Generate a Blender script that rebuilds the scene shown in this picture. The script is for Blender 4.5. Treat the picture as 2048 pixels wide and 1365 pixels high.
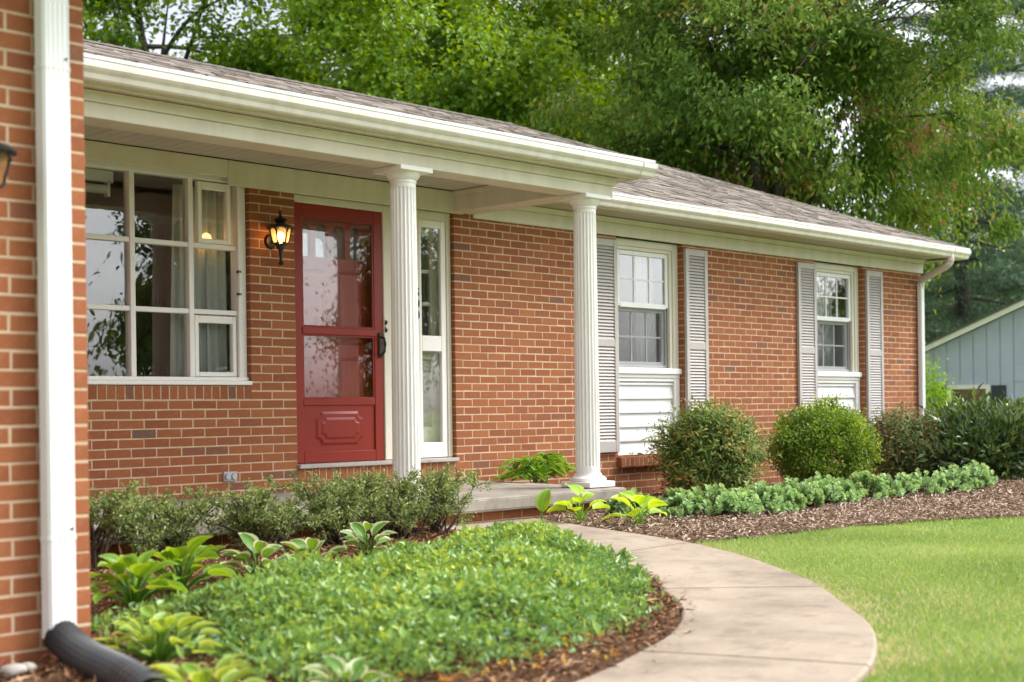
import bpy, bmesh, math, random
import numpy as np
from mathutils import Vector, Matrix

# ------------------------------------------------------------------ reset
for o in list(bpy.data.objects): bpy.data.objects.remove(o)
S = bpy.context.scene
COL = S.collection
rng = np.random.default_rng(7)
random.seed(7)

# ------------------------------------------------------------------ camera
FOC, YAW, ROLL, SHIFT = 2830.4, 0.80286, -0.01287, 137.5
CAM = np.array([-8.541, -8.826, 0.958])
FW = np.array([math.sin(YAW), math.cos(YAW), 0.0])
R0 = np.array([math.cos(YAW), -math.sin(YAW), 0.0])
UP = np.array([0.0, 0.0, 1.0])
RR = math.cos(ROLL) * R0 + math.sin(ROLL) * UP
UU = -math.sin(ROLL) * R0 + math.cos(ROLL) * UP
cd = bpy.data.cameras.new('camera')
cam = bpy.data.objects.new('camera', cd); COL.objects.link(cam)
cd.sensor_width = 36.0; cd.lens = FOC / 2048 * 36.0
cd.shift_y = SHIFT / 2048
cd.clip_start = 0.05; cd.clip_end = 2000
cam.matrix_world = Matrix(((RR[0], UU[0], -FW[0], CAM[0]), (RR[1], UU[1], -FW[1], CAM[1]),
                           (RR[2], UU[2], -FW[2], CAM[2]), (0, 0, 0, 1)))
cd.dof.use_dof = True; cd.dof.focus_distance = 11.0; cd.dof.aperture_fstop = 2.2
S.camera = cam

# ------------------------------------------------------------------ sky, sun, exposure
SUN_EL, SUN_AZ = math.radians(50), math.radians(125)   # azimuth measured from +Y towards +X
W = bpy.data.worlds.new('World'); S.world = W; W.use_nodes = True
nt = W.node_tree; nt.nodes.clear()
wo = nt.nodes.new('ShaderNodeOutputWorld'); bg = nt.nodes.new('ShaderNodeBackground')
sk = nt.nodes.new('ShaderNodeTexSky'); sk.sky_type = 'NISHITA'; sk.sun_disc = False
sk.sun_elevation = SUN_EL; sk.sun_rotation = SUN_AZ; sk.dust_density = 4.0; sk.air_density = 1.0; sk.altitude = 100
hs = nt.nodes.new('ShaderNodeHueSaturation'); hs.inputs['Saturation'].default_value = 0.12
tc = nt.nodes.new('ShaderNodeTexCoord'); mp = nt.nodes.new('ShaderNodeMapping'); mp.inputs['Scale'].default_value = (1, 1, 2.6)
nz = nt.nodes.new('ShaderNodeTexNoise'); nz.inputs['Scale'].default_value = 2.2; nz.inputs['Detail'].default_value = 7; nz.inputs['Roughness'].default_value = .55
cr = nt.nodes.new('ShaderNodeValToRGB')
cr.color_ramp.elements[0].position = .30; cr.color_ramp.elements[0].color = (.62, .66, .74, 1)
cr.color_ramp.elements[1].position = .68; cr.color_ramp.elements[1].color = (1.25, 1.25, 1.25, 1)
mx = nt.nodes.new('ShaderNodeMix'); mx.data_type = 'RGBA'; mx.blend_type = 'MULTIPLY'; mx.inputs[0].default_value = 1
nt.links.new(tc.outputs['Generated'], mp.inputs['Vector']); nt.links.new(mp.outputs[0], nz.inputs['Vector'])
nt.links.new(nz.outputs['Fac'], cr.inputs['Fac']); nt.links.new(sk.outputs[0], hs.inputs['Color'])
nt.links.new(hs.outputs[0], mx.inputs[6]); nt.links.new(cr.outputs[0], mx.inputs[7])
nt.links.new(mx.outputs[2], bg.inputs['Color']); nt.links.new(bg.outputs[0], wo.inputs['Surface'])
bg.inputs['Strength'].default_value = 0.15
sl = bpy.data.lights.new('sun', 'SUN'); sl.energy = 1.3; sl.angle = math.radians(24); sl.color = (1.0, .965, .91)
sun = bpy.data.objects.new('sun', sl); COL.objects.link(sun)
sd = Vector((math.sin(SUN_AZ) * math.cos(SUN_EL), math.cos(SUN_AZ) * math.cos(SUN_EL), math.sin(SUN_EL)))
sun.rotation_euler = sd.to_track_quat('Z', 'Y').to_euler(); sun.location = (0, -20, 30)
S.render.engine = 'CYCLES'
vs = S.view_settings; vs.view_transform = 'Standard'; vs.look = 'None'; vs.gamma = 1; vs.use_curve_mapping = False
vs.exposure = 1.32
S.cycles.max_bounces = 8; S.cycles.transparent_max_bounces = 24

# ------------------------------------------------------------------ helpers
def at(px, py, D):                       # a point on the ray of a photo pixel at depth D
    return CAM + D * (FW + RR * (px - 1024) / FOC - UU * (py - 682.5 - SHIFT) / FOC)
def ss(a, b, v):
    t = np.clip((np.asarray(v, float) - a) / (b - a), 0, 1); return t * t * (3 - 2 * t)
def gh(x, y):                            # height of the ground
    w = 1 - .55 * ss(-.2, 1.5, x)
    h = .03 + .10 * ss(-4.6, -1.8, y) * w
    h = h - .75 * ss(9, 26, x) * ss(-30, -5, y)
    return h
def link(o, parent=None):
    COL.objects.link(o)
    if parent is not None: o.parent = parent
    return o
def tag(o, label=None, cat=None, group=None, kind=None):
    if label: o['label'] = label
    if cat: o['category'] = cat
    if group: o['group'] = group
    if kind: o['kind'] = kind
    return o
def thing(name, loc, label, cat, group=None, rz=0):
    o = bpy.data.objects.new(name, None); o.empty_display_size = .1
    o.location = loc; o.rotation_euler = (0, 0, rz); link(o); return tag(o, label, cat, group)
def npmesh(name, V, Q=None, T=None, mat=None, parent=None, face_attr=None, smooth=False, uv=None):
    V = np.asarray(V, np.float32).reshape(-1, 3); me = bpy.data.meshes.new(name)
    nq = 0 if Q is None else len(Q); ntri = 0 if T is None else len(T)
    me.vertices.add(len(V)); me.vertices.foreach_set('co', V.ravel())
    loops = []; starts = []
    if nq: loops.append(np.asarray(Q, np.int32).ravel()); starts.append(np.arange(nq) * 4)
    if ntri: loops.append(np.asarray(T, np.int32).ravel()); starts.append(nq * 4 + np.arange(ntri) * 3)
    lp = np.concatenate(loops); me.loops.add(len(lp)); me.loops.foreach_set('vertex_index', lp)
    me.polygons.add(nq + ntri); me.polygons.foreach_set('loop_start', np.concatenate(starts).astype(np.int32))
    me.update(calc_edges=True)
    if face_attr is not None:
        for k, a in face_attr.items():
            at_ = me.attributes.new(k, 'FLOAT', 'FACE'); at_.data.foreach_set('value', np.asarray(a, np.float32))
    me.polygons.foreach_set('use_smooth', np.full(nq + ntri, bool(smooth)))
    if mat: me.materials.append(mat)
    me.validate()
    return link(bpy.data.objects.new(name, me), parent)
class MB:
    """collects shapes into one mesh"""
    def __init__(s): s.v = []; s.f = []
    def add(s, V, F):
        n = len(s.v); s.v += [tuple(map(float, p)) for p in V]; s.f += [tuple(i + n for i in f) for f in F]; return s
    def box(s, x0, x1, y0, y1, z0, z1):
        V = [(x0, y0, z0), (x1, y0, z0), (x1, y1, z0), (x0, y1, z0), (x0, y0, z1), (x1, y0, z1), (x1, y1, z1), (x0, y1, z1)]
        return s.add(V, [(0, 3, 2, 1), (4, 5, 6, 7), (0, 1, 5, 4), (1, 2, 6, 5), (2, 3, 7, 6), (3, 0, 4, 7)])
    def prism(s, prof, a, b, axis='x'):
        """closed profile of (u, w) swept from a to b: axis x -> (t,u,w), y -> (u,t,w), z -> (u,w,t)"""
        n = len(prof)
        m = {'x': lambda t, u, w: (t, u, w), 'y': lambda t, u, w: (u, t, w), 'z': lambda t, u, w: (u, w, t)}[axis]
        V = [m(a, *p) for p in prof] + [m(b, *p) for p in prof]
        F = [(i, (i + 1) % n, n + (i + 1) % n, n + i) for i in range(n)] + [tuple(range(n))[::-1], tuple(range(n, 2 * n))]
        return s.add(V, F)
    def tube(s, pts, rad, n=8, cap=True):
        pts = [Vector(p) for p in pts]; k = len(pts)
        if not hasattr(rad, '__len__'): rad = [rad] * k
        V = []; F = []
        for i, p in enumerate(pts):
            d = (pts[min(i + 1, k - 1)] - pts[max(i - 1, 0)]).normalized()
            a = d.cross(Vector((0, 0, 1)) if abs(d.z) < .95 else Vector((1, 0, 0))).normalized(); b = d.cross(a)
            for j in range(n):
                t = 2 * math.pi * j / n; V.append(p + (a * math.cos(t) + b * math.sin(t)) * rad[i])
        for i in range(k - 1):
            for j in range(n): F.append((i * n + j, i * n + (j + 1) % n, (i + 1) * n + (j + 1) % n, (i + 1) * n + j))
        if cap: F += [tuple(range(n)), tuple(range((k - 1) * n, k * n))[::-1]]
        return s.add(V, F)
    def lathe(s, prof, c, n=24):
        """prof of (r, z) about a vertical axis through c"""
        V = []; F = []; k = len(prof)
        for r, z in prof:
            for j in range(n):
                t = 2 * math.pi * j / n; V.append((c[0] + r * math.cos(t), c[1] + r * math.sin(t), c[2] + z))
        for i in range(k - 1):
            for j in range(n): F.append((i * n + j, i * n + (j + 1) % n, (i + 1) * n + (j + 1) % n, (i + 1) * n + j))
        F += [tuple(range(n))[::-1], tuple(range((k - 1) * n, k * n))]
        return s.add(V, F)
    def build(s, name, mat, parent=None, bevel=0, smooth=False, seg=1):
        me = bpy.data.meshes.new(name); bm = bmesh.new()
        vs_ = [bm.verts.new(p) for p in s.v]
        for f in s.f:
            try: bm.faces.new([vs_[i] for i in f])
            except ValueError: pass
        bmesh.ops.recalc_face_normals(bm, faces=bm.faces)
        if bevel:
            ed = [e for e in bm.edges if len(e.link_faces) == 2 and e.calc_face_angle(0) > .5]
            bmesh.ops.bevel(bm, geom=ed, offset=bevel, segments=seg, affect='EDGES', clamp_overlap=True)
        if smooth:
            for f in bm.faces: f.smooth = True
        bm.to_mesh(me); bm.free()
        if mat: me.materials.append(mat)
        return link(bpy.data.objects.new(name, me), parent)
def box(name, mat, parent, *b, bevel=.003): return MB().box(*b).build(name, mat, parent, bevel=bevel)
def inst(name, me, parent, loc=(0, 0, 0), rot=(0, 0, 0), scale=(1, 1, 1)):
    o = bpy.data.objects.new(name, me); o.location = loc; o.rotation_euler = rot; o.scale = scale; return link(o, parent)
def copy_tree(o, parent=None):
    c = o.copy(); COL.objects.link(c); c.parent = parent
    for ch in list(o.children): copy_tree(ch, c)
    return c
def inpoly(P, poly):
    x, y = P[:, 0], P[:, 1]; r = np.zeros(len(P), bool); n = len(poly)
    for i in range(n):
        x1, y1 = poly[i]; x2, y2 = poly[(i + 1) % n]
        c = ((y1 > y) != (y2 > y)) & (x < (x2 - x1) * (y - y1) / (y2 - y1 + 1e-12) + x1); r ^= c
    return r
def unit(v): return v / (np.linalg.norm(v, axis=-1, keepdims=True) + 1e-9)
def smoothline(P, n=6):
    P = [np.array(p, float) for p in P]; out = []
    for i in range(len(P) - 1):
        a, b, c, d = P[max(i - 1, 0)], P[i], P[i + 1], P[min(i + 2, len(P) - 1)]
        for k in range(n):
            t = k / n
            out.append(.5 * ((2 * b) + (c - a) * t + (2 * a - 5 * b + 4 * c - d) * t * t + (3 * b - a - 3 * c + d) * t ** 3))
    out.append(P[-1]); return out

# ------------------------------------------------------------------ materials
def newmat(name):
    m = bpy.data.materials.new(name); m.use_nodes = True; n = m.node_tree; n.nodes.clear()
    out = n.nodes.new('ShaderNodeOutputMaterial'); b = n.nodes.new('ShaderNodeBsdfPrincipled')
    n.links.new(b.outputs[0], out.inputs[0]); return m, n, b, out
def noise(n, scale, detail=4, rough=.55, co='Object', stretch=None):
    t = n.nodes.new('ShaderNodeTexCoord'); x = n.nodes.new('ShaderNodeTexNoise')
    x.inputs['Scale'].default_value = scale; x.inputs['Detail'].default_value = detail; x.inputs['Roughness'].default_value = rough
    if stretch:
        mp = n.nodes.new('ShaderNodeMapping'); mp.inputs['Scale'].default_value = stretch
        n.links.new(t.outputs[co], mp.inputs[0]); n.links.new(mp.outputs[0], x.inputs[0])
    else: n.links.new(t.outputs[co], x.inputs[0])
    return x
def ramp(n, fac, stops, interp='LINEAR'):
    r = n.nodes.new('ShaderNodeValToRGB'); e = r.color_ramp.elements; r.color_ramp.interpolation = interp
    while len(e) < len(stops): e.new(.5)
    for q, (p, c) in zip(e, stops): q.position = p; q.color = (*c, 1)
    n.links.new(fac, r.inputs[0]); return r
def mixc(n, a, b, fac, mode='MIX'):
    m = n.nodes.new('ShaderNodeMix'); m.data_type = 'RGBA'; m.blend_type = mode
    for s, v in ((m.inputs[6], a), (m.inputs[7], b)):
        if isinstance(v, tuple): s.default_value = (*v, 1)
        else: n.links.new(v, s)
    if isinstance(fac, (int, float)): m.inputs[0].default_value = fac
    else: n.links.new(fac, m.inputs[0])
    return m.outputs[2]
def bump(n, b, h, strength, dist=.01):
    q = n.nodes.new('ShaderNodeBump'); q.inputs['Strength'].default_value = strength; q.inputs['Distance'].default_value = dist
    n.links.new(h, q.inputs['Height']); n.links.new(q.outputs[0], b.inputs['Normal'])
def paint(name, col, rough=.45, var=.06, dirt=None, dscale=3.0, bs=None, bst=.15, spec=.5, st=None):
    m, n, b, _ = newmat(name)
    x = noise(n, dscale, 6, stretch=st)
    c2 = tuple(max(0, v * (1 - var * 3)) for v in col) if dirt is None else dirt
    r = ramp(n, x.outputs[0], [(.30, c2), (.58, col), (1, col)])
    n.links.new(r.outputs[0], b.inputs['Base Color']); b.inputs['Roughness'].default_value = rough
    b.inputs['Specular IOR Level'].default_value = spec
    if bs: bump(n, b, noise(n, bs, 3).outputs[0], bst, .004)
    return m
M = {}
M['white'] = paint('white_paint', (.83, .805, .77), .4, .02, dscale=2)
M['cream'] = paint('cream_paint', (.70, .655, .54), .5, .02, dscale=2)
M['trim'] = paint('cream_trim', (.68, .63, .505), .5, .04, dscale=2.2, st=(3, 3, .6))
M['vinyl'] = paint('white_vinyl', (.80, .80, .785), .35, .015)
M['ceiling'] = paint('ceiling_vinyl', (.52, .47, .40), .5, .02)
M['sidingw'] = paint('white_siding', (.69, .675, .66), .45, .02, dscale=5)
M['shutter'] = paint('taupe_shutter', (.46, .42, .39), .55, .03, dscale=4)
M['sill'] = paint('grey_sill', (.42, .38, .34), .6, .05, dscale=6)
M['gutter'] = paint('gutter_paint', (.74, .70, .62), .35, .03, dirt=(.63, .595, .515), dscale=2.0, st=(4, 4, .5))
M['dspout'] = paint('downspout_white', (.82, .82, .82), .35, .01)
M['dspout_tan'] = paint('downspout_tan', (.62, .55, .50), .4, .03)
M['red'] = paint('red_door_paint', (.245, .020, .010), .38, .03, dscale=3, bs=60, bst=.05, spec=.35)
M['redin'] = paint('inner_door_red', (.33, .030, .014), .4, .04)
M['black'] = paint('black_metal', (.012, .012, .012), .38, .1, spec=.5)
M['pipe'] = paint('black_corrugated_plastic', (.035, .038, .045), .45, .1, dirt=(.05, .048, .045), dscale=7)
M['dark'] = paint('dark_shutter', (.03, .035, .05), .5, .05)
M['metal'] = paint('grey_cast_metal', (.42, .43, .44), .4, .05)
M['interior'] = paint('interior_wall', (.30, .27, .22), .8, .05)
M['ifloor'] = paint('interior_floor', (.12, .075, .045), .5, .1)
M['linen'] = paint('beige_blind', (.50, .47, .40), .8, .03)
def fabric(name, col):
    m, n, b, out = newmat(name)
    b.inputs['Base Color'].default_value = (*col, 1); b.inputs['Roughness'].default_value = .9
    t = n.nodes.new('ShaderNodeBsdfTranslucent'); t.inputs[0].default_value = (*col, 1)
    mx = n.nodes.new('ShaderNodeMixShader'); mx.inputs[0].default_value = .35
    n.links.new(b.outputs[0], mx.inputs[1]); n.links.new(t.outputs[0], mx.inputs[2]); n.links.new(mx.outputs[0], out.inputs[0])
    return m
M['curtain'] = fabric('white_curtain', (.78, .80, .76))

def brickmat():
    m, n, b, _ = newmat('brick_clay')
    a = n.nodes.new('ShaderNodeAttribute'); a.attribute_name = 'v'
    oi = n.nodes.new('ShaderNodeObjectInfo')
    ad = n.nodes.new('ShaderNodeMath'); ad.operation = 'ADD'; n.links.new(a.outputs['Fac'], ad.inputs[0]); n.links.new(oi.outputs['Random'], ad.inputs[1])
    fr = n.nodes.new('ShaderNodeMath'); fr.operation = 'FRACT'; n.links.new(ad.outputs[0], fr.inputs[0])
    r = ramp(n, fr.outputs[0], [(0, (.245, .080, .033)), (.25, (.285, .096, .038)), (.5, (.315, .108, .042)), (.70, (.27, .089, .036)), (.82, (.345, .128, .048)),
                                (.95, (.25, .082, .040)), (.988, (.19, .095, .060)), (.995, (.14, .085, .062)), (1, (.29, .09, .04))])
    x = noise(n, 26, 6, .65, 'Object'); x2 = noise(n, 4.0, 3, .5, 'Object')
    c = mixc(n, r.outputs[0], (.40, .17, .09), ramp(n, x.outputs[0], [(.52, (0, 0, 0)), (.80, (.55, .55, .55))]).outputs[0])
    c = mixc(n, c, (.16, .06, .038), ramp(n, x2.outputs[0], [(.58, (0, 0, 0)), (.9, (.4, .4, .4))]).outputs[0])
    xs = noise(n, 170, 2, .5, 'Object')
    c = mixc(n, c, (.52, .36, .25), ramp(n, xs.outputs[0], [(.70, (0, 0, 0)), (.78, (.8, .8, .8))]).outputs[0])
    n.links.new(c, b.inputs['Base Color']); b.inputs['Roughness'].default_value = .85
    b.inputs['Specular IOR Level'].default_value = .25
    bump(n, b, noise(n, 90, 5, .6, 'Object').outputs[0], .35, .004); return m
M['brick'] = brickmat()
def mortar():
    m, n, b, _ = newmat('mortar_joint')
    x = noise(n, 9, 6, .6)
    r = ramp(n, x.outputs[0], [(.3, (.47, .335, .215)), (.55, (.56, .41, .275)), (.75, (.62, .475, .335))])
    n.links.new(r.outputs[0], b.inputs['Base Color']); b.inputs['Roughness'].default_value = .95
    bump(n, b, noise(n, 160, 4).outputs[0], .5, .004); return m
M['mortar'] = mortar()
def concrete(name, c1, c2, c3, s=1.3):
    m, n, b, _ = newmat(name)
    x = noise(n, s, 8, .62, 'Object'); y = noise(n, 120, 3, .6, 'Object'); w = noise(n, s * 5, 5, .6)
    r = ramp(n, x.outputs[0], [(.32, c3), (.50, c2), (.66, c1)])
    c = mixc(n, r.outputs[0], tuple(v * .62 for v in c2), ramp(n, y.outputs[0], [(.52, (0, 0, 0)), (.72, (.55, .55, .55))]).outputs[0])
    c = mixc(n, c, tuple(v * .72 for v in c3), ramp(n, w.outputs[0], [(.52, (0, 0, 0)), (.75, (.65, .65, .65))]).outputs[0])
    sp_ = noise(n, 420, 2, .5, 'Object'); c = mixc(n, c, tuple(v * .45 for v in c3), ramp(n, sp_.outputs[0], [(.60, (0, 0, 0)), (.70, (.6, .6, .6))]).outputs[0])
    bl_ = noise(n, 9, 6, .7, 'Object', (1, 2.5, 1)); c = mixc(n, c, tuple(min(1, v * 1.18) for v in c1), ramp(n, bl_.outputs[0], [(.55, (0, 0, 0)), (.72, (.55, .55, .55))]).outputs[0])
    n.links.new(c, b.inputs['Base Color']); b.inputs['Roughness'].default_value = .9; b.inputs['Specular IOR Level'].default_value = .3
    bump(n, b, y.outputs[0], .35, .003); return m
M['walk'] = concrete('walkway_concrete', (.39, .315, .24), (.325, .260, .195), (.205, .162, .12), 1.4)
M['slab'] = concrete('porch_concrete', (.36, .32, .265), (.29, .255, .21), (.18, .155, .125), 1.6)
def glassmat(name, wav=.02, tint=(.95, .96, .96), refl=1.0, wscale=2.2, base=.07):
    m, n, b, out = newmat(name); n.nodes.remove(b)
    g = n.nodes.new('ShaderNodeBsdfGlossy'); g.inputs['Roughness'].default_value = .0; g.inputs['Color'].default_value = (refl, refl, refl, 1)
    t = n.nodes.new('ShaderNodeBsdfTransparent'); t.inputs[0].default_value = (*tint, 1)
    lw = n.nodes.new('ShaderNodeLayerWeight'); lw.inputs['Blend'].default_value = .5
    pw_ = n.nodes.new('ShaderNodeMath'); pw_.operation = 'POWER'; pw_.inputs[1].default_value = 3.6; n.links.new(lw.outputs['Facing'], pw_.inputs[0])
    f = n.nodes.new('ShaderNodeMath'); f.operation = 'MULTIPLY_ADD'; f.inputs[1].default_value = .85; f.inputs[2].default_value = base; n.links.new(pw_.outputs[0], f.inputs[0])
    mx = n.nodes.new('ShaderNodeMixShader')
    bp = n.nodes.new('ShaderNodeBump'); bp.inputs['Strength'].default_value = wav; bp.inputs['Distance'].default_value = .1
    x = noise(n, wscale, 2, .4, 'Object'); n.links.new(x.outputs[0], bp.inputs['Height'])
    n.links.new(bp.outputs[0], g.inputs['Normal'])
    n.links.new(f.outputs[0], mx.inputs[0]); n.links.new(t.outputs[0], mx.inputs[1]); n.links.new(g.outputs[0], mx.inputs[2])
    n.links.new(mx.outputs[0], out.inputs[0]); return m
M['glass'] = glassmat('window_glass', .012, wscale=3.0, base=.10)
M['glassflat'] = glassmat('pane_glass', .005, base=.10)
M['doorglass'] = glassmat('storm_glass', .007, base=.07)
def screenmat():
    m, n, b, out = newmat('insect_screen')
    b.inputs['Base Color'].default_value = (.05, .055, .06, 1); b.inputs['Roughness'].default_value = .8
    t = n.nodes.new('ShaderNodeBsdfTransparent'); mx = n.nodes.new('ShaderNodeMixShader'); mx.inputs[0].default_value = .20
    n.links.new(t.outputs[0], mx.inputs[1]); n.links.new(b.outputs[0], mx.inputs[2]); n.links.new(mx.outputs[0], out.inputs[0]); return m
M['screen'] = screenmat()
def shinglemat():
    m, n, b, _ = newmat('asphalt_shingle')
    a = n.nodes.new('ShaderNodeAttribute'); a.attribute_name = 'v'
    r = ramp(n, a.outputs['Fac'], [(0, (.12, .098, .08)), (.3, (.185, .152, .125)), (.6, (.225, .188, .156)), (.85, (.275, .235, .198)), (1, (.18, .16, .145))])
    x = noise(n, 130, 3, .7, 'Object')
    c = mixc(n, r.outputs[0], (.32, .29, .26), ramp(n, x.outputs[0], [(.45, (0, 0, 0)), (.75, (.6, .6, .6))]).outputs[0])
    n.links.new(c, b.inputs['Base Color']); b.inputs['Roughness'].default_value = .95; b.inputs['Specular IOR Level'].default_value = .2
    bump(n, b, x.outputs[0], .5, .003); return m
M['shingle'] = shinglemat()
def leafmat(name, stops, trans=.3, rough=.45, spec=.4, tcol=None):
    m, n, b, out = newmat(name)
    a = n.nodes.new('ShaderNodeAttribute'); a.attribute_name = 'v'
    r = ramp(n, a.outputs['Fac'], stops)
    n.links.new(r.outputs[0], b.inputs['Base Color']); b.inputs['Roughness'].default_value = rough; b.inputs['Specular IOR Level'].default_value = spec
    t = n.nodes.new('ShaderNodeBsdfTranslucent')
    hsv = n.nodes.new('ShaderNodeHueSaturation'); hsv.inputs['Value'].default_value = 1.5; hsv.inputs['Hue'].default_value = .455; hsv.inputs['Saturation'].default_value = 1.1
    n.links.new(r.outputs[0], hsv.inputs['Color']); n.links.new(hsv.outputs[0], t.inputs[0])
    mx = n.nodes.new('ShaderNodeMixShader'); mx.inputs[0].default_value = trans
    n.links.new(b.outputs[0], mx.inputs[1]); n.links.new(t.outputs[0], mx.inputs[2]); n.links.new(mx.outputs[0], out.inputs[0]); return m
def barkmat(name, c1, c2):
    m, n, b, _ = newmat(name); x = noise(n, 14, 6, .6, 'Object', (1, 1, .25))
    n.links.new(ramp(n, x.outputs[0], [(.35, c1), (.65, c2)]).outputs[0], b.inputs['Base Color']); b.inputs['Roughness'].default_value = .95
    bump(n, b, x.outputs[0], .6, .02); return m
M['bark'] = barkmat('grey_bark', (.030, .026, .022), (.085, .074, .062))
M['barkb'] = barkmat('brown_bark', (.040, .028, .020), (.10, .075, .055))

# ================================================================== GROUND
def axis(lo, a, b, hi, fine):
    inner = np.arange(a, b + 1e-6, fine)
    l = a - np.geomspace(fine, a - lo, 26); r = b + np.geomspace(fine, hi - b, 26)
    return np.unique(np.concatenate([l[::-1], inner, r]))
gx = axis(-260, -12, 26, 320, .4); gy = axis(-320, -12, 8, 320, .4)
GX, GY = np.meshgrid(gx, gy); gz = gh(GX, GY) - .018
nx, ny = len(gx), len(gy); idx = np.arange(nx * ny).reshape(ny, nx)
Q = np.stack([idx[:-1, :-1], idx[:-1, 1:], idx[1:, 1:], idx[1:, :-1]], -1).reshape(-1, 4)
def lawnmat():
    m, n, b, _ = newmat('lawn_turf')
    x = noise(n, .55, 5, .6, 'Object', (1, .35, 1)); y = noise(n, 60, 4, .7, 'Object'); w = noise(n, 5, 4)
    r = ramp(n, x.outputs[0], [(.30, (.14, .22, .06)), (.50, (.19, .28, .085)), (.70, (.27, .34, .13))])
    c = mixc(n, r.outputs[0], (.07, .13, .02), ramp(n, y.outputs[0], [(.42, (0, 0, 0)), (.75, (.8, .8, .8))]).outputs[0])
    c = mixc(n, c, (.23, .22, .08), ramp(n, w.outputs[0], [(.60, (0, 0, 0)), (.80, (.5, .5, .5))]).outputs[0])
    n.links.new(c, b.inputs['Base Color']); b.inputs['Roughness'].default_value = .9; b.inputs['Specular IOR Level'].default_value = .2
    bump(n, b, y.outputs[0], .6, .02); return m
M['lawn'] = lawnmat()
tag(npmesh('lawn', np.stack([GX, GY, gz], -1), Q, mat=M['lawn'], smooth=True), 'flat mown green lawn reaching out around the house', 'lawn', kind='structure')

# ---- walkway
OUT = [(-.84, -1.60), (-1.08, -2.32), (-1.15, -2.85), (-1.22, -3.33), (-1.51, -3.99), (-2.0, -4.64), (-2.35, -5.0), (-2.75, -5.35), (-3.2, -5.74), (-3.63, -6.03), (-4.12, -6.28), (-4.6, -6.44), (-5.3, -6.6), (-6.4, -6.72), (-8.4, -6.78)]
INN = [(-1.95, -1.60), (-2.0, -2.30), (-2.08, -2.85), (-2.2, -3.40), (-2.5, -3.98), (-2.75, -4.28), (-2.92, -4.42), (-3.2, -4.73), (-3.55, -5.03), (-4.0, -5.31), (-4.41, -5.48), (-4.85, -5.64), (-5.5, -5.80), (-6.5, -5.95), (-8.4, -6.0)]
NS = 6
OUTS, INNS = smoothline(OUT, NS), smoothline(INN, NS)
wk = bpy.data.objects.new('walkway', None); link(wk); tag(wk, 'curved concrete walkway leading from the lawn to the porch step', 'walkway', kind='structure')
JO = [0, 3 * NS, 6 * NS, 10 * NS, 13 * NS, 14 * NS]
for s in range(len(JO) - 1):
    a, b = JO[s], JO[s + 1]; V = []; F = []; g = .009
    for i in range(a, b + 1):
        o, q = OUTS[i].copy(), INNS[i].copy()
        if i in (a, b) and 0 < i < 14 * NS:
            nb = i + (1 if i == a else -1)
            d = unit(OUTS[nb] - OUTS[i]); o = o + d * g; q = q + unit(INNS[nb] - INNS[i]) * g
        z = .020
        e = unit(q - o) * .012
        row = [(o, -.08), (o, z - .008), (o + e, z), ((o * 2 + q) / 3, z + .002), ((o + q * 2) / 3, z + .002), (q - e, z), (q, z - .008), (q, -.08)]
        V += [(p[0], p[1], float(gh(p[0], p[1])) + h) for p, h in row]
    n = 8; k = b - a + 1
    for i in range(k - 1):
        for j in range(n - 1): F.append((i * n + j, i * n + j + 1, (i + 1) * n + j + 1, (i + 1) * n + j))
    F += [tuple(range(n))[::-1], tuple(range((k - 1) * n, k * n))]
    MB().add(V, F).build('concrete_slab', M['walk'], wk)

# ---- planting beds
PATHPOLY = [tuple(p) for p in OUTS] + [tuple(p) for p in INNS[::-1]]
BED1 = [(-1.95, -1.55), (-5.83, -1.55), (-5.83, -4.0), (-7.6, -4.0), (-7.8, -5.5), (-6.5, -6.05)] + [tuple((o * .12 + q * .88)) for o, q in list(zip(OUTS, INNS))[:13 * NS][::-1]]
BED2 = [(-.8, -1.6), (.2, -1.6), (.2, .05), (9.2, .05), (10.2, -2.2), (8.0, -4.4), (4.5, -4.5), (2.9, -4.05), (2.3, -3.66), (1.73, -3.43), (.7, -3.36), (.02, -3.37), (-.53, -3.33), (-1.0, -3.26), (-1.28, -3.15)] + [tuple(o * .88 + q * .12) for o, q in list(zip(OUTS, INNS))[:3 * NS][::-1]]
def mulchmat():
    m, n, b, _ = newmat('bark_mulch')
    x = noise(n, 38, 6, .7, 'Object'); y = noise(n, 2.2, 4)
    r = ramp(n, x.outputs[0], [(.30, (.045, .026, .016)), (.48, (.14, .080, .048)), (.62, (.24, .145, .09)), (.8, (.34, .23, .15))])
    c = mixc(n, r.outputs[0], (.20, .11, .065), ramp(n, y.outputs[0], [(.4, (0, 0, 0)), (.7, (.5, .5, .5))]).outputs[0])
    n.links.new(c, b.inputs['Base Color']); b.inputs['Roughness'].default_value = .95; b.inputs['Specular IOR Level'].default_value = .15
    bump(n, b, x.outputs[0], 1.0, .03); return m
M['mulch'] = mulchmat()
def sheet(name, poly, cell, label, hf):
    P = np.array(poly); xs = np.arange(P[:, 0].min(), P[:, 0].max(), cell); ys = np.arange(P[:, 1].min(), P[:, 1].max() + cell, cell)
    X, Y = np.meshgrid(xs, ys); Z = gh(X, Y) + hf(X, Y); idx = np.arange(X.size).reshape(X.shape)
    Q = np.stack([idx[:-1, :-1], idx[:-1, 1:], idx[1:, 1:], idx[1:, :-1]], -1).reshape(-1, 4)
    cen = np.stack([X.ravel(), Y.ravel()], -1)[Q].mean(1); Q = Q[inpoly(cen, poly)]
    return tag(npmesh(name, np.stack([X, Y, Z], -1), Q, mat=M['mulch'], smooth=True), label, 'mulch bed', kind='structure')
wob = lambda X, Y: .008 * np.sin(X * 9 + 2 * np.sin(Y * 7)) * np.cos(Y * 11 + X * 3)
sheet('mulch_bed', BED1, .05, 'brown mulch bed between the walkway, the porch and the wing wall', lambda X, Y: .004 + wob(X, Y))
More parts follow.
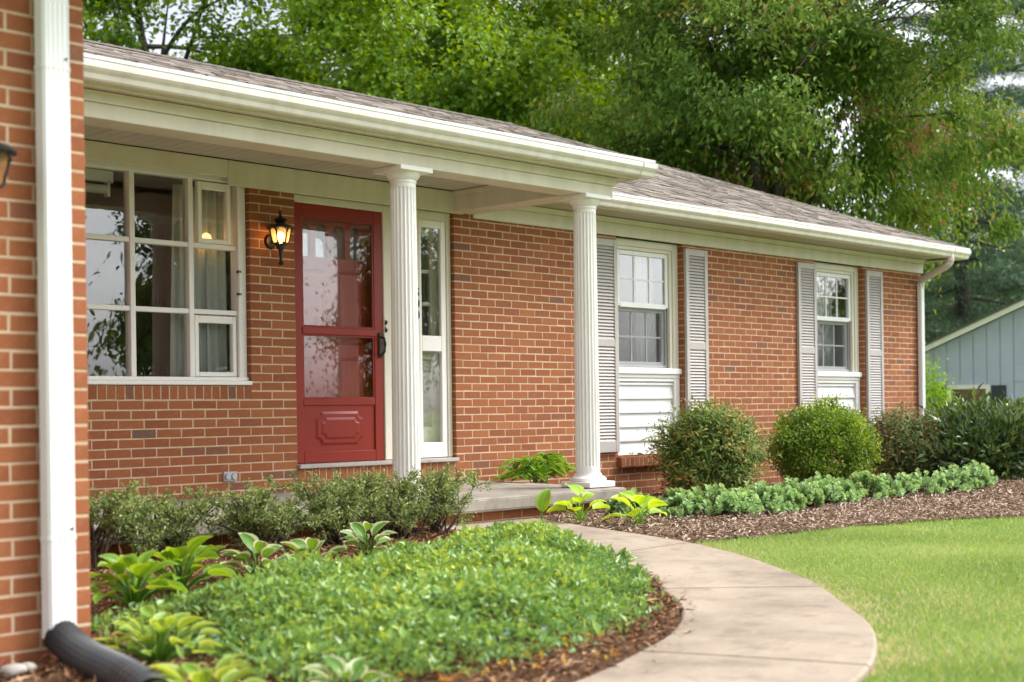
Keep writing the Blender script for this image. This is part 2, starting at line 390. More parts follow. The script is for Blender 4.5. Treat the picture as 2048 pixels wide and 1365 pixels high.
sheet('mulch_bed', BED2, .05, 'pale bark mulch bed along the right brick wall and lawn edge', lambda X, Y: .004 + wob(X, Y))

# ================================================================== HOUSE
C, B = .06773, .2032
ZT = 2.62 + 2 * C                       # top bed joint
house = thing('brick_house', (0, 0, 0), 'single storey red brick ranch house with white columned porch and grey shutters', 'house')
PW = (-4.63, -2.225, 1.165, 2.70)       # picture window opening
DR = (-1.803, -.096, .52, 2.64)         # door and sidelight opening
W1 = (2.085, 3.155, .495, 2.645); W2 = (5.665, 6.745, .495, 2.645)
def rows(x0, x1, z0, z1, opens, phase=0.0):
    """bricks of one running-bond wall as (x0,x1,z0,z1), openings left free"""
    out = []; k = 0; g = .0100
    while True:
        zt = ZT - k * C; zb = zt - C
        if zt < z0 + .02: break
        if zb < z1 - .01:
            free = [(x0, x1)]
            for (a, b, c, d) in opens:
                if zb + .5 * C > c and zb + .5 * C < d:
                    nf = []
                    for (p, q) in free:
                        if b <= p or a >= q: nf.append((p, q)); continue
                        if a > p: nf.append((p, a))
                        if b < q: nf.append((b, q))
                    free = nf
            off = phase + (B / 2 if k % 2 else 0)
            for (p, q) in free:
                i = math.floor((p - off) / B); cuts = [p]
                while off + (i + 1) * B < q - .045:
                    c_ = off + (i + 1) * B + random.uniform(-.004, .004)
                    if c_ - cuts[-1] > .05: cuts.append(c_)
                    i += 1
                cuts.append(q)
                for j in range(len(cuts) - 1):
                    a_ = cuts[j] + (g / 2 if j else 0); b_ = cuts[j + 1] - (g / 2 if j < len(cuts) - 2 else 0)
                    out.append((a_, b_, max(zb, z0) + random.uniform(-.0012, .0012), zt - g + random.uniform(-.0012, .0012)))
        k += 1
    return out
def bricktmpl():
    e = .0016; y1 = .095
    o = [(0, 0), (1, 0), (1, 1), (0, 1)]
    return o, e, y1
def brick_arrays(L, jit=.0012, depth=.095):
    """verts/quads of many bricks facing -Y with the face at y=0; sizes in L"""
    L = np.asarray(L, float); n = len(L); e = .0016
    x0, x1, z0, z1 = L.T
    cx = [x0, x1, x1, x0]; cz = [z0, z0, z1, z1]; sx = [1, -1, -1, 1]; sz = [1, 1, -1, -1]
    V = np.zeros((n, 12, 3)); yo = rng.uniform(-.0012, .0012, n)
    for j in range(4):
        V[:, j] = np.stack([cx[j] + sx[j] * e, yo, cz[j] + sz[j] * e], -1)
        V[:, 4 + j] = np.stack([cx[j], yo + e, cz[j]], -1)
        V[:, 8 + j] = np.stack([cx[j], np.full(n, depth), cz[j]], -1)
    V[:, :8, 0] += rng.normal(0, jit, (n, 8)); V[:, :8, 2] += rng.normal(0, jit, (n, 8))
    f = [(0, 1, 2, 3)] + [(4 + j, 4 + (j + 1) % 4, (j + 1) % 4, j) for j in range(4)] + [(8 + j, 8 + (j + 1) % 4, 4 + (j + 1) % 4, 4 + j) for j in range(4)]
    Q = (np.array(f)[None] + 12 * np.arange(n)[:, None, None]).reshape(-1, 4)
    return V, Q
def brick_stuff(name, L, parent, tf=None):
    V, Q = brick_arrays(L)
    if tf is not None: V = tf(V)
    n = len(L); v = np.repeat(rng.random(n), 9)
    return tag(npmesh(name, V, Q, mat=M['brick'], parent=parent, face_attr={'v': v}), kind='stuff')
TPL = {}
def brick_obj(b, parent, yf):
    x0, x1, z0, z1 = b; w = x1 - x0
    key = (round(w, 2), random.randrange(4))
    if key not in TPL:
        V, Q = brick_arrays([(-key[0] / 2, key[0] / 2, -.0286, .0286)])
        o = npmesh('brick', V, Q, mat=M['brick']); me = o.data; bpy.data.objects.remove(o); TPL[key] = me
    return inst('brick', TPL[key], parent, ((x0 + x1) / 2, yf, (z0 + z1) / 2), scale=(w / key[0], 1, 1))

# ---- main front wall
opens = [PW[:2] + (1.06, 9), DR[:2] + (.42, 9), W1[:2] + (.39, 9), W2[:2] + (.39, 9)]
wall = MB()
def backing(mb, x0, x1, z0, z1, ops, ya, yb):
    xs = sorted({x0, x1, *[v for o in ops for v in (o[0], o[1])]})
    for a, b in zip(xs[:-1], xs[1:]):
        m = (a + b) / 2; op = [o for o in ops if o[0] < m < o[1]]
        e0 = .003 if any(abs(o[1] - a) < 1e-6 for o in ops) else 0; e1 = .003 if any(abs(o[0] - b) < 1e-6 for o in ops) else 0
        if not op: mb.box(a + e0, b - e1, ya, yb, z0, z1)
        else: mb.box(a, b, ya, yb, z0, op[0][2] + (.002 if op[0][2] > .5 else .002))
backing(wall, -5.80, 8.175, -.1, ZT, opens, .0014, .16)
mainwall = wall.build('wall', M['mortar'], house)
L = rows(-5.82, 8.18, -.02, ZT, opens, phase=0.0)
L = [b for b in L if b[1] - b[0] > .03]
# ---- wing front wall and its side
wing = MB(); wing.box(-12.6, -5.832, -3.9986, -3.82, -.1, 2.95); wing.box(-6.0, -5.8315, -3.82, -.01, -.1, 2.95)
wingwall = wing.build('wall', M['mortar'], house); wingwall['label'] = 'brick front wall of the projecting wing in the near left'
LW = rows(-12.6, -5.83, -.02, ZT, [], phase=-5.83 - .0)
wb = [b for b in LW if b[1] > -6.45]; wrest = [b for b in LW if b[1] <= -6.45]
def vis(b):
    X = (b[0] + b[1]) / 2; return X > -3.9 and b[3] > .30 and not (X > -2.3 and b[2] > 2.66)
mb_ = sorted([b for b in L if vis(b)], key=lambda b: b[0])[:300 - len(wb)]
ids = {id(b) for b in mb_}
for b in wb: brick_obj(b, wingwall, -4.0)
for b in mb_: brick_obj(b, mainwall, 0.0)
brick_stuff('bricks', [b for b in L if id(b) not in ids], mainwall)
def tf_w(V): V = V.copy(); V[..., 1] += -4.0; return V
brick_stuff('bricks', wrest, wingwall, tf_w)
LS = rows(-3.9, -.0, -.02, ZT, [], phase=-3.9)
def tf_s(V):                              # face looking +X at x = -5.83
    q = V.copy(); q[..., 0] = -5.83 - V[..., 1]; q[..., 1] = V[..., 0]; return q
brick_stuff('bricks', LS, wingwall, tf_s)
side = MB(); side.box(8.04, 8.1772, .16, 7.2, -.8, ZT); side.box(-12.6, 8.04, 7.06, 7.2, -.8, ZT); side.box(-12.6, -12.5, -3.82, 7.06, -.8, 2.95)
sidewall = side.build('wall', M['mortar'], house)
LR = rows(.10, 7.2, -.3, ZT, [], phase=.0)
def tf_r(V): q = V.copy(); q[..., 0] = 8.18 - V[..., 1]; q[..., 1] = V[..., 0]; return q
brick_stuff('bricks', LR, sidewall, tf_r)
# ---- rowlock courses (bricks on edge)
def rowlock(x0, x1, z0, z1, yf, depth=.1, tilt=0.0, pitch=.0715):
    n = max(1, round((x1 - x0) / pitch)); w = (x1 - x0) / n
    V, Q = brick_arrays([(x0 + i * w + .005, x0 + (i + 1) * w - .005, z0 + random.uniform(-.002, .002), z1 + random.uniform(-.002, .002)) for i in range(n)], depth=depth)
    if tilt: V[..., 2] -= (V[..., 1] < .03) * 0 + tilt * np.clip(.06 - V[..., 1], 0, 1)
    V[..., 1] += yf
    return tag(npmesh('rowlock_bricks', V, Q, mat=M['brick'], parent=mainwall, face_attr={'v': np.repeat(rng.random(n), 9)}), kind='stuff')
rowlock(PW[0] - .03, PW[1] + .005, 1.066, 1.162, -.002)
rowlock(DR[0], DR[1] + .05, .424, .516, -.004)
for bx_ in ((PW[0] - .02, PW[1], .001, .1, 1.062, 1.163), (DR[0] + .003, DR[1], -.001, .1, .42, .518), (W1[0] + .006, W1[1] - .006, -.0525, .12, .394, .474), (W2[0] + .006, W2[1] - .006, -.0525, .12, .394, .474)):
    MB().box(*bx_).build('mortar_bed', M['mortar'], mainwall)
for w in (W1, W2): rowlock(w[0] - .03, w[1] + .03, .392, .488, -.055, depth=.15, tilt=.12)

# ---- porch slab, step and brick base
ps = MB().prism([(-1.66, .228), (-1.672, .24), (-1.672, .318), (-1.655, .330), (-.8, .336), (0, .343), (0, .228)], -5.83, .17)
pslab = ps.build('porch_slab', M['slab'], house, bevel=.006, seg=2)
bb = MB(); bb.box(-5.82, .085, -1.582, -.02, -.05, .226)
pbase = bb.build('porch_base', M['mortar'], house)
Lb = [(a, b, .225 - (k + 1) * C + .004, .225 - k * C - .006) for k in range(4) for (a, b) in [(-5.82 + (k % 2) * .1 + i * B, -5.82 + (k % 2) * .1 + (i + 1) * B - .01) for i in range(29)]]
def tf_p(V): V = V.copy(); V[..., 1] += -1.585; return V
brick_stuff('bricks', Lb, pbase, tf_p)

# ---- friezes, beams, soffits
MB().box(.13, 8.205, -.022, .0, 2.636, 2.755).build('frieze_board', M['trim'], house, bevel=.003)
MB().prism([(-.0, 2.755), (-.034, 2.757), (-.034, 2.766), (-.045, 2.805), (-.0, 2.805)], .13, 8.205).build('frieze_moulding', M['trim'], house)
MB().box(-5.83, -2.425, -.024, 0, 2.712, 2.842).build('frieze_board', M['trim'], house, bevel=.003)
MB().box(-2.423, .0, -.024, 0, 2.655, 2.842).build('frieze_board', M['trim'], house, bevel=.003)
bm_ = MB(); bm_.box(-5.83, .215, -1.53, -1.31, 2.652, 2.742)
beam = bm_.build('porch_beam', M['trim'], house, bevel=.004)
MB().prism([(-1.30, 2.742), (-1.545, 2.742), (-1.545, 2.752), (-1.555, 2.790), (-1.57, 2.80), (-1.30, 2.80)], -5.83, .235).build('beam_moulding', M['trim'], house)
sb = MB(); sb.box(-.115, .125, -1.31, -.002, 2.665, 2.80); sb.box(-.125, -.005, -1.31, -.002, 2.80, 2.845)
sb.build('side_beam', M['trim'], house, bevel=.004)
# porch ceiling of separate boards
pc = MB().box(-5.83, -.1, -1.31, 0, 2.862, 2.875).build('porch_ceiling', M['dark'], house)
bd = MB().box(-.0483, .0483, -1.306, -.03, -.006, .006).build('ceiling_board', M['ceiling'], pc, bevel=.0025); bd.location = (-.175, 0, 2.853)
x = -.275
while x > -5.8:
    o = bd.copy(); COL.objects.link(o); o.location = (x, 0, 2.853 + random.uniform(-.0008, .0008)); x -= .1
def soffit(name, x0, x1, ya, yb, z, pitch=.1):
    mb = MB(); x = x0
    while x < x1 - .01:
        e = min(x + pitch - .006, x1); mb.box(x, e, ya, yb, z, z + .01); x += pitch
    o = mb.build(name, M['ceiling'], house)
    MB().box(x0, x1, ya, yb, z + .012, z + .02).build('soffit_backing', M['dark'], house); return tag(o, kind='stuff')
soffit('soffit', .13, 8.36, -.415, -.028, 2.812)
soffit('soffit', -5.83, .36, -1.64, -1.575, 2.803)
box('end_soffit', M['trim'], house, .24, .36, -1.57, -.42, 2.803, 2.815)
MB().box(.13, 8.40, -.438, -.415, 2.790, 2.895).build('fascia', M['trim'], house, bevel=.003)
MB().box(-5.83, .36, -1.662, -1.64, 2.796, 2.905).build('fascia', M['trim'], house, bevel=.003)
MB().box(.36, .382, -1.662, -.42, 2.796, 2.905).build('fascia', M['trim'], house, bevel=.003)
MB().box(8.40, 8.42, -.44, 7.6, 2.790, 2.895).build('fascia', M['trim'], house, bevel=.003)
MB().box(8.18, 8.40, -.41, 7.6, 2.812, 2.822).build('side_soffit', M['ceiling'], house)
# ---- gutters
GP = [(0, 0), (-.072, 0), (-.083, .010), (-.092, .036), (-.108, .052), (-.118, .066), (-.120, .088), (-.120, .106), (-.106, .106), (-.104, .075), (0, .075)]
def gutter(x0, x1, y, z, guard=True):
    g = MB().prism([(y + a, z + b) for a, b in GP], x0, x1)
    o = g.build('gutter', M['gutter'], house)
    c = MB().prism([(y + .006 if i in (0, len(GP) - 1) else y + a * 1.03, z + b * 1.02 - .001) for i, (a, b) in enumerate(GP)], x1, x1 + .008); c.build('end_cap', M['gutter'], o)
    MB().prism([(y - .124, z + .107), (y - .126, z + .128), (y + .03, z + .146), (y + .03, z + .132)], x0, x1 - .03).build('gutter_guard', M['dspout'], o)
    return o
gm = gutter(.14, 8.44, -.438, 2.796)
gp_ = gutter(-5.83, .47, -1.662, 2.812)
for x_ in (.36, 7.0):  # joint straps
    pass
MB().prism([(-1.662 + a * 1.04 - (.002 if a < 0 else -.002), 2.812 + b * 1.03 - .002) for a, b in GP], .30, .345).build('gutter_joint', M['gutter'], gp_)
MB().prism([(-.438 + a * 1.04 - (.002 if a < 0 else -.002), 2.796 + b * 1.03 - .002) for a, b in GP], 8.02, 8.06).build('gutter_joint', M['gutter'], gm)

# ---- roof
PIT = .40; EZ = 2.932; EY = -.50; RY = 3.60; RZ = EZ + PIT * (RY - EY); HX = 8.46
RXE = HX - (RY - EY)
PPIT = .27; PEY = -1.735; PEZ = 2.948; PX1 = .50
roof = MB()
t_ = .03
def slabq(mb, P, t=.03):
    a = [Vector(p) for p in P]; n = len(a); mb.add([tuple(p) for p in a] + [tuple(p - Vector((0, 0, t))) for p in a], [tuple(range(n)), tuple(range(n, 2 * n))[::-1]] + [(i, n + i, n + (i + 1) % n, (i + 1) % n) for i in range(n)])
slabq(roof, [(-14, EY, EZ), (HX, EY, EZ), (RXE, RY, RZ), (-14, RY, RZ)])
slabq(roof, [(HX, EY, EZ), (HX, 2 * RY - EY, EZ), (RXE, RY, RZ)])
slabq(roof, [(HX, 2 * RY - EY, EZ), (-14, 2 * RY - EY, EZ), (-14, RY, RZ), (RXE, RY, RZ)])
PJY = (PEZ - PPIT * PEY - (EZ - PIT * EY)) / (PIT - PPIT); PJZ = PEZ + PPIT * (PJY - PEY)
slabq(roof, [(-5.6, PEY, PEZ), (PX1, PEY, PEZ), (PX1, PJY, PJZ), (-5.6, PJY, PJZ)])
# closing cheek under the porch roof end
roof.add([(PX1 - .02, PEY + .1, PEZ - .0), (PX1 - .02, PJY, PJZ - .01), (PX1 - .02, -.5, EZ - .03), (PX1 - .02, PEY + .1, EZ - .03)], [(0, 1, 2, 3)])
# wing roof, a hip over the projecting wing
WX0, WX1, WY = -13.0, -5.40, -4.45; WXC = (WX0 + WX1) / 2; WZ = EZ + PIT * (WX1 - WXC)
slabq(roof, [(WX0, WY, EZ), (WX1, WY, EZ), (WXC, WY + (WX1 - WXC), WZ)])
slabq(roof, [(WX1, WY, EZ), (WX1, 1, EZ), (WXC, 4, WZ), (WXC, WY + (WX1 - WXC), WZ)])
slabq(roof, [(WX0, WY, EZ), (WXC, WY + (WX1 - WXC), WZ), (WXC, 4, WZ), (WX0, 4, EZ)])
rf = roof.build('roof', M['shingle'], house)
MB().box(-13.0, -5.42, -4.44, -4.0, 2.84, 2.87).build('soffit', M['ceiling'], house)
MB().box(-5.825, -5.42, -4.0, -1.75, 2.84, 2.87).build('soffit', M['ceiling'], house)
MB().box(-13.0, -5.40, -4.46, -4.44, 2.82, 2.96).build('fascia', M['trim'], house)
def shingles(eL, eR, tL, tR, ey, ez, ty, tz, exp=.127):
    """tabs on a plane from the eave to the top; left/right limits run linearly"""
    sl = math.hypot(ty - ey, tz - ez); n = int(sl / exp); uy, uz = (ty - ey) / sl, (tz - ez) / sl; ny_, nz_ = -uz, uy
    V = []; A = []
    for r in range(n + 1):
        s0 = r * exp; s1 = min(s0 + exp + .03, sl); f = s0 / sl; xa = eL + (tL - eL) * f; xb = eR + (tR - eR) * f
        x = xa - random.uniform(0, .2)
        while x < xb:
            w = random.uniform(.10, .26); a, b = max(x, xa), min(x + w - .004, xb); x += w
            if b - a < .02: continue
            th = random.choice((.006, .010, .015)); s_ = s0 + random.choice((0, 0, -.012, -.02)) + random.uniform(-.002, .002); v = random.random()
            lo = (ey + uy * s_, ez + uz * s_); hi = (ey + uy * s1, ez + uz * s1)
            V.append([(a, lo[0] + ny_ * th, lo[1] + nz_ * th), (b, lo[0] + ny_ * th, lo[1] + nz_ * th), (b, hi[0] + ny_ * .003, hi[1] + nz_ * .003), (a, hi[0] + ny_ * .003, hi[1] + nz_ * .003),
                      (a, lo[0], lo[1]), (b, lo[0], lo[1])]); A += [v, v]
    V = np.array(V); n_ = len(V); Q = (np.array([(0, 1, 2, 3), (4, 5, 1, 0)])[None] + 6 * np.arange(n_)[:, None, None]).reshape(-1, 4)
    return V, Q, A
V, Q, A = shingles(-5.6, HX, -5.6, RXE, EY, EZ, RY, RZ)
tag(npmesh('shingles', V, Q, mat=M['shingle'], parent=rf, face_attr={'v': A}), kind='stuff')
V, Q, A = shingles(-5.6, PX1, -5.6, PX1, PEY, PEZ, PJY, PJZ)
tag(npmesh('shingles', V, Q, mat=M['shingle'], parent=rf, face_attr={'v': A}), kind='stuff')
# hip and ridge caps
cap = MB(); a = Vector((HX, EY, EZ)); b = Vector((RXE, RY, RZ)); n = int((b - a).length / .14)
for i in range(n):
    p = a.lerp(b, i / n); q = a.lerp(b, (i + 1.25) / n); up = Vector((0, 0, .016 + .004 * (i % 2))); sx = Vector((-.09, -.09, -.036)); sy = Vector((.09, .09, -.036))
    s1 = Vector((-.11, 0, 0)); s2 = Vector((0, .11, 0))
    cap.add([p + up, q + Vector((0, 0, .008)), q + s1 * 1 + Vector((0, 0, -.0)), p + s1 + Vector((0, 0, .008)), q + s2, p + s2 + Vector((0, 0, .008))], [(0, 1, 2, 3), (0, 5, 4, 1)])
x = RXE
while x > -12:
    cap.add([(x, RY, RZ + .02), (x - .2, RY, RZ + .012), (x - .2, RY - .14, RZ - .045), (x, RY - .14, RZ - .038), (x - .2, RY + .14, RZ - .045), (x, RY + .14, RZ - .038)], [(0, 1, 2, 3), (0, 5, 4, 1)]); x -= .16
cap.build('ridge_cap', M['shingle'], rf)

# ---- columns
def column(x, y):
    c = bpy.data.objects.new('column', None); link(c, house); c.location = (x, y, .336)
    H = 2.652 - .336
    MB().box(-.155, .155, -.155, .155, .001, .045).build('plinth', M['white'], c, bevel=.005)
    MB().lathe([(.10, .045), (.142, .045), (.148, .056), (.146, .072), (.126, .082), (.113, .092), (.108, .108), (.09, .108)], (0, 0, 0), 40).build('base_ring', M['white'], c, smooth=False)
    V = []; F = []; NF = 20; per = 8; N = NF * per; lev = [.10, .16, .17, .4, .8, 1.2, 1.6, 2.0, H - .15, H - .135, H - .10]
    for z in lev:
        r = .0985 - .009 * (z / H) ** 1.5
        fl = .0 if z < .165 or z > H - .14 else 1
        for j in range(N):
            u = (j % per) / per; d = .011 * math.sin(math.pi * (u - .22) / .78) if u > .22 else 0
            rr = r - d * fl; t = 2 * math.pi * j / N; V.append((rr * math.cos(t), rr * math.sin(t), z))
    for i in range(len(lev) - 1):
        for j in range(N): F.append((i * N + j, i * N + (j + 1) % N, (i + 1) * N + (j + 1) % N, (i + 1) * N + j))
    MB().add(V, F).build('shaft', M['white'], c)
    MB().lathe([(.08, H - .11), (.092, H - .11), (.096, H - .10), (.093, H - .088), (.098, H - .082), (.112, H - .066), (.124, H - .045), (.128, H - .034), (.08, H - .034)], (0, 0, 0), 40).build('capital', M['white'], c)
    MB().box(-.15, .15, -.15, .15, H - .034, H - .001).build('abacus', M['white'], c, bevel=.003)
    return c
column(-.01, -1.42); column(-1.94, -1.42)

# ---- downspouts
def dprof(w, d, n=5):
    """ribbed rectangular pipe, plan profile"""
    P = []
    def edge(ax, ay, bx, by, k):
        L_ = math.hypot(bx - ax, by - ay); ux, uy = (bx - ax) / L_, (by - ay) / L_; nx_, ny_ = uy, -ux
        for i in range(k):
            for u, h in ((.12, 0), (.3, -.0025), (.7, -.0025), (.88, 0)):
                s = (i + u) / k * L_; P.append((ax + ux * s + nx_ * h, ay + uy * s + ny_ * h))
    e = .008; edge(-w / 2 + e, -d / 2, w / 2 - e, -d / 2, n); edge(w / 2, -d / 2 + e, w / 2, d / 2 - e, 3)
    edge(w / 2 - e, d / 2, -w / 2 + e, d / 2, n); edge(-w / 2, d / 2 - e, -w / 2, -d / 2 + e, 3); return P
ds = MB().prism([(a - 5.985, b - 4.052) for a, b in dprof(.108, .072)], .150, 2.75, 'z').build('downspout', M['dspout'], house)
for z in (.505, 2.215):
    MB().prism([(a * 1.05 - 5.985, b * 1.06 - 4.052) for a, b in dprof(.108, .072)], z, z + .012, 'z').build('pipe_sleeve', M['dspout'], ds)
    MB().tube([(-5.95, -4.086, z + .04), (-5.95, -4.093, z + .04)], .005, 8).build('screw', M['black'], ds)
DX = 8.085
d2 = MB().prism([(a + DX, b - .048) for a, b in dprof(.085, .062, 4)], .05, 2.50, 'z').build('downspout', M['dspout'], house)
pts = smoothline([(DX - .09, -.50, 2.83), (DX - .09, -.50, 2.75), (DX - .085, -.44, 2.685), (DX - .02, -.16, 2.585), (DX, -.07, 2.54), (DX, -.048, 2.46)], 7)
rad = [.043 + (.0025 if i % 2 else 0) for i in range(len(pts))]
MB().tube(pts, rad, 12).build('elbow', M['dspout_tan'], d2)

# ---- double-hung windows with siding panel below
def dh_window(w, tag_):
    x0, x1, z0, z1 = w; wn = bpy.data.objects.new('window', None); link(wn, house)
    y = .066
    cs = MB()
    for a, b in ((x0 + .002, x0 + .085), (x1 - .085, x1 - .002)): cs.box(a, b, y, .12, 1.30, 2.636)
    cs.box(x0 + .085, x1 - .085, y, .12, 2.565, 2.636)
    for a, b in ((x0 + .085, x0 + .125), (x1 - .125, x1 - .085)): cs.box(a, b, y + .016, .12, 1.36, 2.565)
    cs.box(x0 + .125, x1 - .125, y + .016, .12, 2.53, 2.565)
    cs.build('casing', M['cream'], wn, bevel=.004)
    MB().prism([(.11, 1.30), (.03, 1.30), (.026, 1.352), (.034, 1.356), (.11, 1.366)], x0 + .004, x1 - .004).build('sill', M['white'], wn, bevel=.002)
    MB().box(x0 + .01, x1 - .01, .05, .12, 1.262, 1.298).build('apron', M['white'], wn, bevel=.003)
    a, b = x0 + .127, x1 - .127
    up = MB()                                             # upper sash
    for p, q in ((a, a + .045), (b - .045, b)): up.box(p, q, y + .034, y + .075, 1.975, 2.528)
    up.box(a + .045, b - .045, y + .034, y + .075, 2.483, 2.528); up.box(a + .045, b - .045, y + .030, y + .075, 1.962, 2.012)
    up.build('upper_sash', M['vinyl'], wn, bevel=.003)
    lo = MB()
    for p, q in ((a, a + .05), (b - .05, b)): lo.box(p, q, y + .078, y + .12, 1.368, 1.975)
    lo.box(a + .05, b - .05, y + .078, y + .12, 1.368, 1.425); lo.box(a + .05, b - .05, y + .078, y + .12, 1.925, 1.975)
    lo.build('lower_sash', M['vinyl'], wn, bevel=.003)
    for (za, zb, yy, sx) in ((2.012, 2.483, y + .052, .045), (1.425, 1.925, y + .098, .05)):
        gx0, gx1 = a + sx, b - sx; cw = (gx1 - gx0) / 3; ch = (zb - za) / 2
        mu = MB()
        for i in (1, 2): mu.box(gx0 + i * cw - .009, gx0 + i * cw + .009, yy - .006, yy + .012, za, zb)
        mu.box(gx0, gx1, yy - .004, yy + .010, za + ch - .009, za + ch + .009)
        mu.build('muntin', M['vinyl'], wn, bevel=.002)
        for i in range(3):
            for j in range(2):
                MB().box(gx0 + i * cw + (.009 if i else 0), gx0 + (i + 1) * cw - (.009 if i < 2 else 0), yy, yy + .004, za + j * ch + (.009 if j else 0), za + (j + 1) * ch - (0 if j else .009)).build('pane', M['glassflat'], wn)
    MB().box(a + .006, b - .006, y + .064, y + .066, 1.372, 1.960).build('insect_screen', M['screen'], wn)
    sf = MB()
    for p, q in ((a, a + .022), (b - .022, b)): sf.box(p, q, y + .058, y + .070, 1.368, 1.962)
    sf.box(a + .022, b - .022, y + .058, y + .070, 1.368, 1.392); sf.build('screen_frame', M['metal'], wn)
    sp = bpy.data.objects.new('siding_panel', None); link(sp, house)
    tr = MB()
    for p, q in ((x0 + .004, x0 + .095), (x1 - .095, x1 - .004)): tr.box(p, q, .058, .12, .512, 1.260)
    tr.box(x0 + .004, x1 - .004, .045, .12, .494, .511); tr.box(x0 + .095, x1 - .095, .062, .12, 1.225, 1.260)
    tr.build('panel_trim', M['white'], sp, bevel=.003)
    zz = .512; hs_ = [.118, .140, .140, .140, .140, .035]
    for h in hs_:
        MB().prism([(.073, zz), (.073, zz + .010), (.094, zz + h + .004), (.115, zz + h + .004), (.115, zz)], x0 + .097, x1 - .097).build('siding_board', M['sidingw'], sp); zz += h
    return wn
dh_window(W1, 'a'); dh_window(W2, 'b')

# ---- louvred shutters
slat = MB().prism([(-.014, -.0155), (-.010, -.0185), (.010, .0135), (.006, .0170)], -.132, .132).build('louver', M['shutter']); slat_me = slat.data; bpy.data.objects.remove(slat)
def shutter(x0, x1):
    s = bpy.data.objects.new('shutter', None); link(s, house); s.location = ((x0 + x1) / 2, -.02, 0); hw = (x1 - x0) / 2
    z0, z1 = .535, 2.592; f = MB(); st = .052
    f.box(-hw, -hw + st, -.017, .017, z0, z1); f.box(hw - st, hw, -.017, .017, z0, z1)
    for a, b in ((z0, z0 + .105), (1.555, 1.625), (z1 - .068, z1)): f.box(-hw + st, hw - st, -.0155, .0155, a, b)
    f.build('frame', M['shutter'], s, bevel=.003)
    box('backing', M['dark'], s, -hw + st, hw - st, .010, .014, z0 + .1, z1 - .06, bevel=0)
    sc = (hw - st) / .132
    for a, b in ((z0 + .105, 1.555), (1.625, z1 - .068)):
        n = int((b - a) / .0312); p = (b - a) / n
        for i in range(n): inst('louver', slat_me, s, (0, -.001, a + (i + .5) * p), (random.uniform(-.03, .03), 0, 0), (sc, .9, .86))
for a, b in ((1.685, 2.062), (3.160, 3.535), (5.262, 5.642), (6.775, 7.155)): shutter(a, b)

# ---- picture window
pw = bpy.data.objects.new('window', None); link(pw, house); pw['label'] = 'large white picture window with three rows of panes'
GY_ = .105
fr = MB()
fr.box(PW[0] + .003, PW[0] + .075, .045, .15, 1.17, 2.76); fr.box(-2.30, PW[1] - .003, .045, .15, 1.17, 2.76)
fr.box(PW[0] + .075, -2.30, .055, .15, 2.685, 2.76)
fr.build('frame', M['white'], pw, bevel=.005)
MB().prism([(.15, 1.168), (-.012, 1.168), (-.016, 1.175), (-.016, 1.198), (.03, 1.204), (.03, 1.228), (.15, 1.230)], PW[0] + .002, PW[1] - .002).build('sill', M['white'], pw, bevel=.002)
XM = [-4.155, -3.67, -3.185, -2.70]
mu = MB()
for x in XM: mu.box(x - .021, x + .021, .062, .14, 1.229, 2.686)
mu.build('mullion', M['white'], pw, bevel=.004)
edges = [PW[0] + .075] + XM + [-2.30]
for i in range(5):
    a = edges[i] + (.021 if i else 0); b = edges[i + 1] - (.021 if i < 4 else 0)
    for z in (1.712, 2.200): MB().box(a, b, .070, .138, z - .018, z + .018).build('rail', M['white'], pw, bevel=.004)
ZR = [(1.229, 1.694), (1.730, 2.182), (2.218, 2.686)]
for i in range(5):
    a = edges[i] + (.021 if i else 0); b = edges[i + 1] - (.021 if i < 4 else 0)
    for j, (z0, z1) in enumerate(ZR):
        vent = i in (0, 4) and j != 1
        if vent:
            s = MB(); t = .034; a2, b2, c2, d2_ = a + .006, b - .006, z0 + .004, z1 - .01
            s.box(a2, a2 + t, .068, .115, c2, d2_); s.box(b2 - t, b2, .068, .115, c2, d2_); s.box(a2 + t, b2 - t, .068, .115, c2, c2 + t); s.box(a2 + t, b2 - t, .068, .115, d2_ - t - .02, d2_)
            s.build('vent_sash', M['white'], pw, bevel=.004)
            a, b, z0, z1 = a2 + t, b2 - t, c2 + t, d2_ - t - .02
        p = MB().box(-(b - a) / 2, (b - a) / 2, -.002, .002, -(z1 - z0) / 2, (z1 - z0) / 2).build('pane', M['glass'], pw)
        p.location = ((a + b) / 2, .095 if vent else GY_, (z0 + z1) / 2); p.rotation_euler = (random.uniform(-.004, .004), 0, random.uniform(-.004, .004))
hd = MB(); hd.box(-2.318, -2.292, .018, .046, 1.845, 1.862); hd.box(-2.318, -2.292, .018, .046, 2.012, 2.030); hd.build('handle_bracket', M['black'], pw)
MB().tube([(-2.305, .022, 1.850), (-2.305, .022, 2.025)], .005, 8).build('handle', M['dspout'], pw)

# ---- entry: storm door, inner door, sidelight
en = bpy.data.objects.new('door', None); link(en, house); en['label'] = 'red storm door with tall glass over a carved kick panel'
DX0, DX1 = -1.790, -.872
y0, y1 = .048, .082
sd_ = MB()
sd_.box(DX0, DX0 + .092, y0, y1, .558, 2.600); sd_.box(DX1 - .092, DX1, y0, y1, .558, 2.600)
xa, xb = DX0 + .092, DX1 - .092
for za, zb in ((2.505, 2.600), (1.012, 1.064), (.558, .645)): sd_.box(xa, xb, y0, y1, za, zb)
sd_.build('frame', M['red'], en, bevel=.004)
MB().box(xa - .01, xb + .01, y0 - .010, y1, 1.574, 1.632).build('mid_rail', M['red'], en, bevel=.005)
ln = MB()
for za, zb in ((1.632, 2.505), (1.064, 1.574)):
    ln.box(xa, xa + .014, y0 + .006, y0 + .022, za, zb); ln.box(xb - .014, xb, y0 + .006, y0 + .022, za, zb)
    ln.box(xa + .014, xb - .014, y0 + .006, y0 + .022, za, za + .014); ln.box(xa + .014, xb - .014, y0 + .006, y0 + .022, zb - .014, zb)
